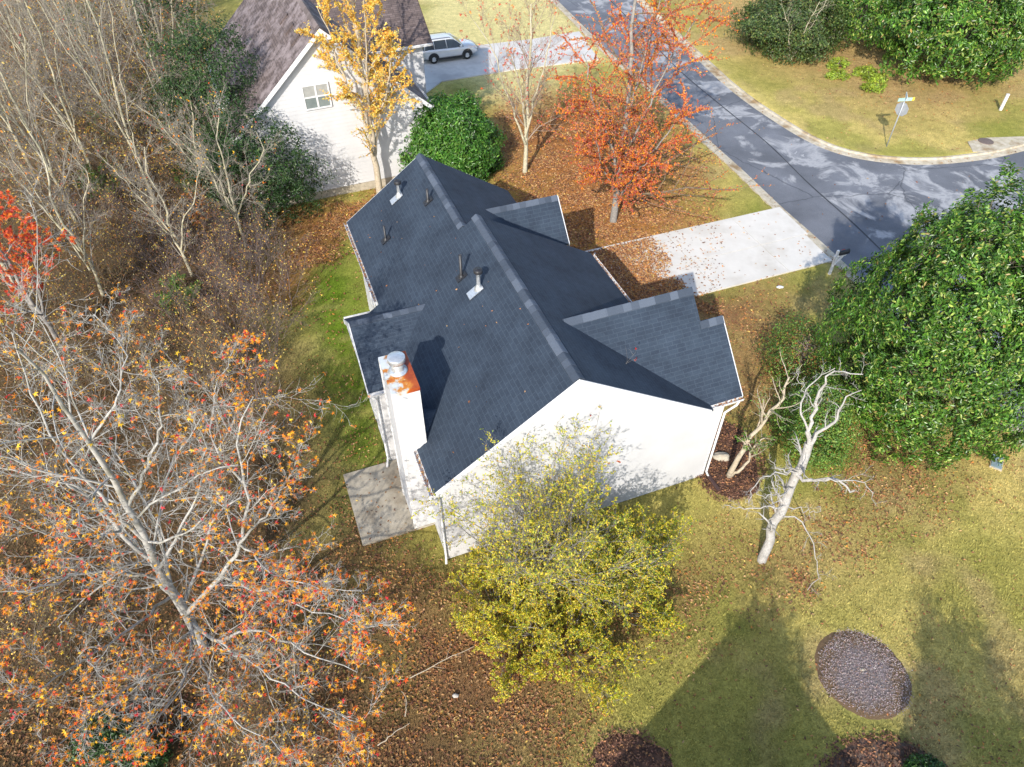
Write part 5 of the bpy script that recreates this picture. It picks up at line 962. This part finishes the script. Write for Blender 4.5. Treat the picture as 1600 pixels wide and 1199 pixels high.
# chips and stones on the planting beds, spilling a little over their edges
def bed_bits(name, label, beds, cols, size, per, parent=None):
    P = []
    for (qx, qy), rx, ry in beds:
        k = int(per * rx * ry); a = rg.uniform(0, 6.283, k); r = np.sqrt(rg.random(k)) * (1 + rg.normal(0, .02, k) + .05 * np.sin(3 * a + qx) + .03 * np.sin(7 * a + qy)); r = np.where(rg.random(k) < .06, r * rg.uniform(.95, 1.15, k), r)
        P.append(np.stack([qx + rx * r * np.cos(a), qy + ry * r * np.sin(a), .035 + .05 * (1 - np.minimum(r, 1) ** 3) + rg.uniform(0, .025, k)], 1))
    P = np.concatenate(P); k = len(P); a = rg.uniform(0, 6.283, k)
    tag(leaf_obj(name, [leaves(rg, P, np.stack([np.cos(a), np.sin(a), rg.normal(0, .35, k)], 1), rg.uniform(*size, k), OVAL, pal(rg, k, cols, .35), .6)], M['litter'], None), label, 'mulch', kind='stuff')
bed_bits('mulch_chips', 'dark brown bark chips on the planting beds', [(at2(985, 1192), 1.07, .78), (at2(1385, 1225), 1.88, 1.17), (at2(1130, 715), 1.4, 1.95)], [(.15, .075, .045, 5), (.24, .125, .075, 4), (.09, .045, .03, 4), (.36, .18, .08, 2)], (.05, .11), 1500)
bed_bits('bed_gravel', 'lilac grey gravel and chips on the round bed', [(at2(1349, 1052), 1.22, 1.22)], [(.36, .295, .29, 5), (.40, .34, .335, 3), (.27, .205, .185, 3), (.28, .17, .11, 2)], (.03, .05), 3600)
# leaves caught in the gutters
pts = []
for p0, p1, o in (((-.25, -.28, L_(-.25)), (-.25, 1.36, L_(-.25)), (-.06, 0)), ((.2, 8.25, L_(.2)), (.2, 13.5, L_(.2)), (-.06, 0)), ((8.35, -.07, ge), (9.88, -.07, ge), (0, -.06)), ((8.7, 5.2, Rg(8.7)), (8.7, 8.5, Rg(8.7)), (.06, 0))):
    kk = int(55 * np.linalg.norm(np.array(p1) - p0))
    for t in rg.random(kk): q = np.array(p0) * (1 - t) + np.array(p1) * t; pts.append(H2W(q[0] + o[0] + rg.normal(0, .025), q[1] + o[1] + rg.normal(0, .025), q[2] - .04 + rg.uniform(-.02, .03)))
for _ in range(46):                                   # a few on the roof
    u, v = rg.uniform(.2, 3.7), rg.uniform(.2, 12.5); pts.append(H2W(u, v, L_(u) + .02))
pts = np.array(pts); a = rg.uniform(0, 6.28, len(pts))
tag(leaf_obj('gutter_leaves', [leaves(rg, pts, np.stack([np.cos(a), np.sin(a), rg.normal(0, .3, len(a))], 1), rg.uniform(.05, .10, len(pts)), OVAL, pal(rg, len(pts), LCOL[:5]), .6)], M['litter'], None), 'brown leaves caught in the gutters and on the charcoal roof', 'leaves', kind='stuff')
# grass
n = 330000; x, y = scatter(n, 0, 0, 0, 0); c, lit = cover(x, y); D = sdist(road_poly, x, y)
k = (D < -.05) & (sdist(foot, x, y) < -.02) & (sdist(drive_w, x, y) < -.03) & (sdist(patio_w, x, y) < -.02) & (sdist(nd_, x, y) < 0) & (lit < rg.uniform(.15, .9, n))
for (px_, py_, rx, ry) in ((1349, 1052, 1.37, 1.36), (985, 1192, 1.05, .75), (1385, 1225, 1.85, 1.15), (1130, 715, 1.35, 1.9)):
    q = at2(px_, py_); k &= ((x - q[0]) / rx) ** 2 + ((y - q[1]) / ry) ** 2 > 1.0
x, y, c = x[k], y[k], c[k]; m = len(x); a = rg.uniform(0, 6.28, m); ln = rg.uniform(.05, .11, m); wd = rg.uniform(.008, .016, m); tilt = rg.uniform(.3, 1.2, m)
p0 = np.stack([x, y, gz(x, y)], 1); sd2 = np.stack([-np.sin(a), np.cos(a), 0 * a], 1) * wd[:, None]; tip = p0 + np.stack([np.cos(a) * np.sin(tilt), np.sin(a) * np.sin(tilt), np.cos(tilt)], 1) * ln[:, None]
V = np.stack([p0 - sd2, p0 + sd2, tip], 1).reshape(-1, 3); F = np.arange(m * 3).reshape(-1, 3)
cc = np.clip(c * rg.uniform(.6, 1.6, (m, 1)), 0, .9)
g = obj('grass', mesh_np('grass', V, F, False, np.repeat(cc, 3, 0)), M['grass']); tag(g, 'dormant olive and tan lawn grass', 'grass', kind='stuff')
# fallen sticks
for j, (xa, ya, xb, yb_, lb) in enumerate(((640, 1060, 740, 1010, 'longer fallen stick among the leaves below the shrubs'), (633, 1120, 628, 1080, 'short fallen stick left of the pale stone'), (590, 1165, 640, 1130, 'fallen stick near the bottom edge among brown leaves'))):
    p, q = at(xa, ya, .08), at(xb, yb_, .1); mid = (p + q) / 2 + np.array([.08, .05, .04]); P, R = limb_set([([p, mid, q], .018, .008)], 10, rg, .012)
    s1 = spawn(rg, P, R, 4, .3, .9, (25, 50), (.25, .4), .6, 4, .1, .0); s1[0][:, :, 2] = np.maximum(s1[0][:, :, 2], .05)
    st = empty('fallen_stick', (0, 0, 0), 0, lb, 'stick', 'fallen sticks'); bark_obj('stem', [(P, R, 5)], M['bark_tan'], st); bark_obj('twigs', [(s1[0], s1[1], 3)], M['bark_tan'], st)
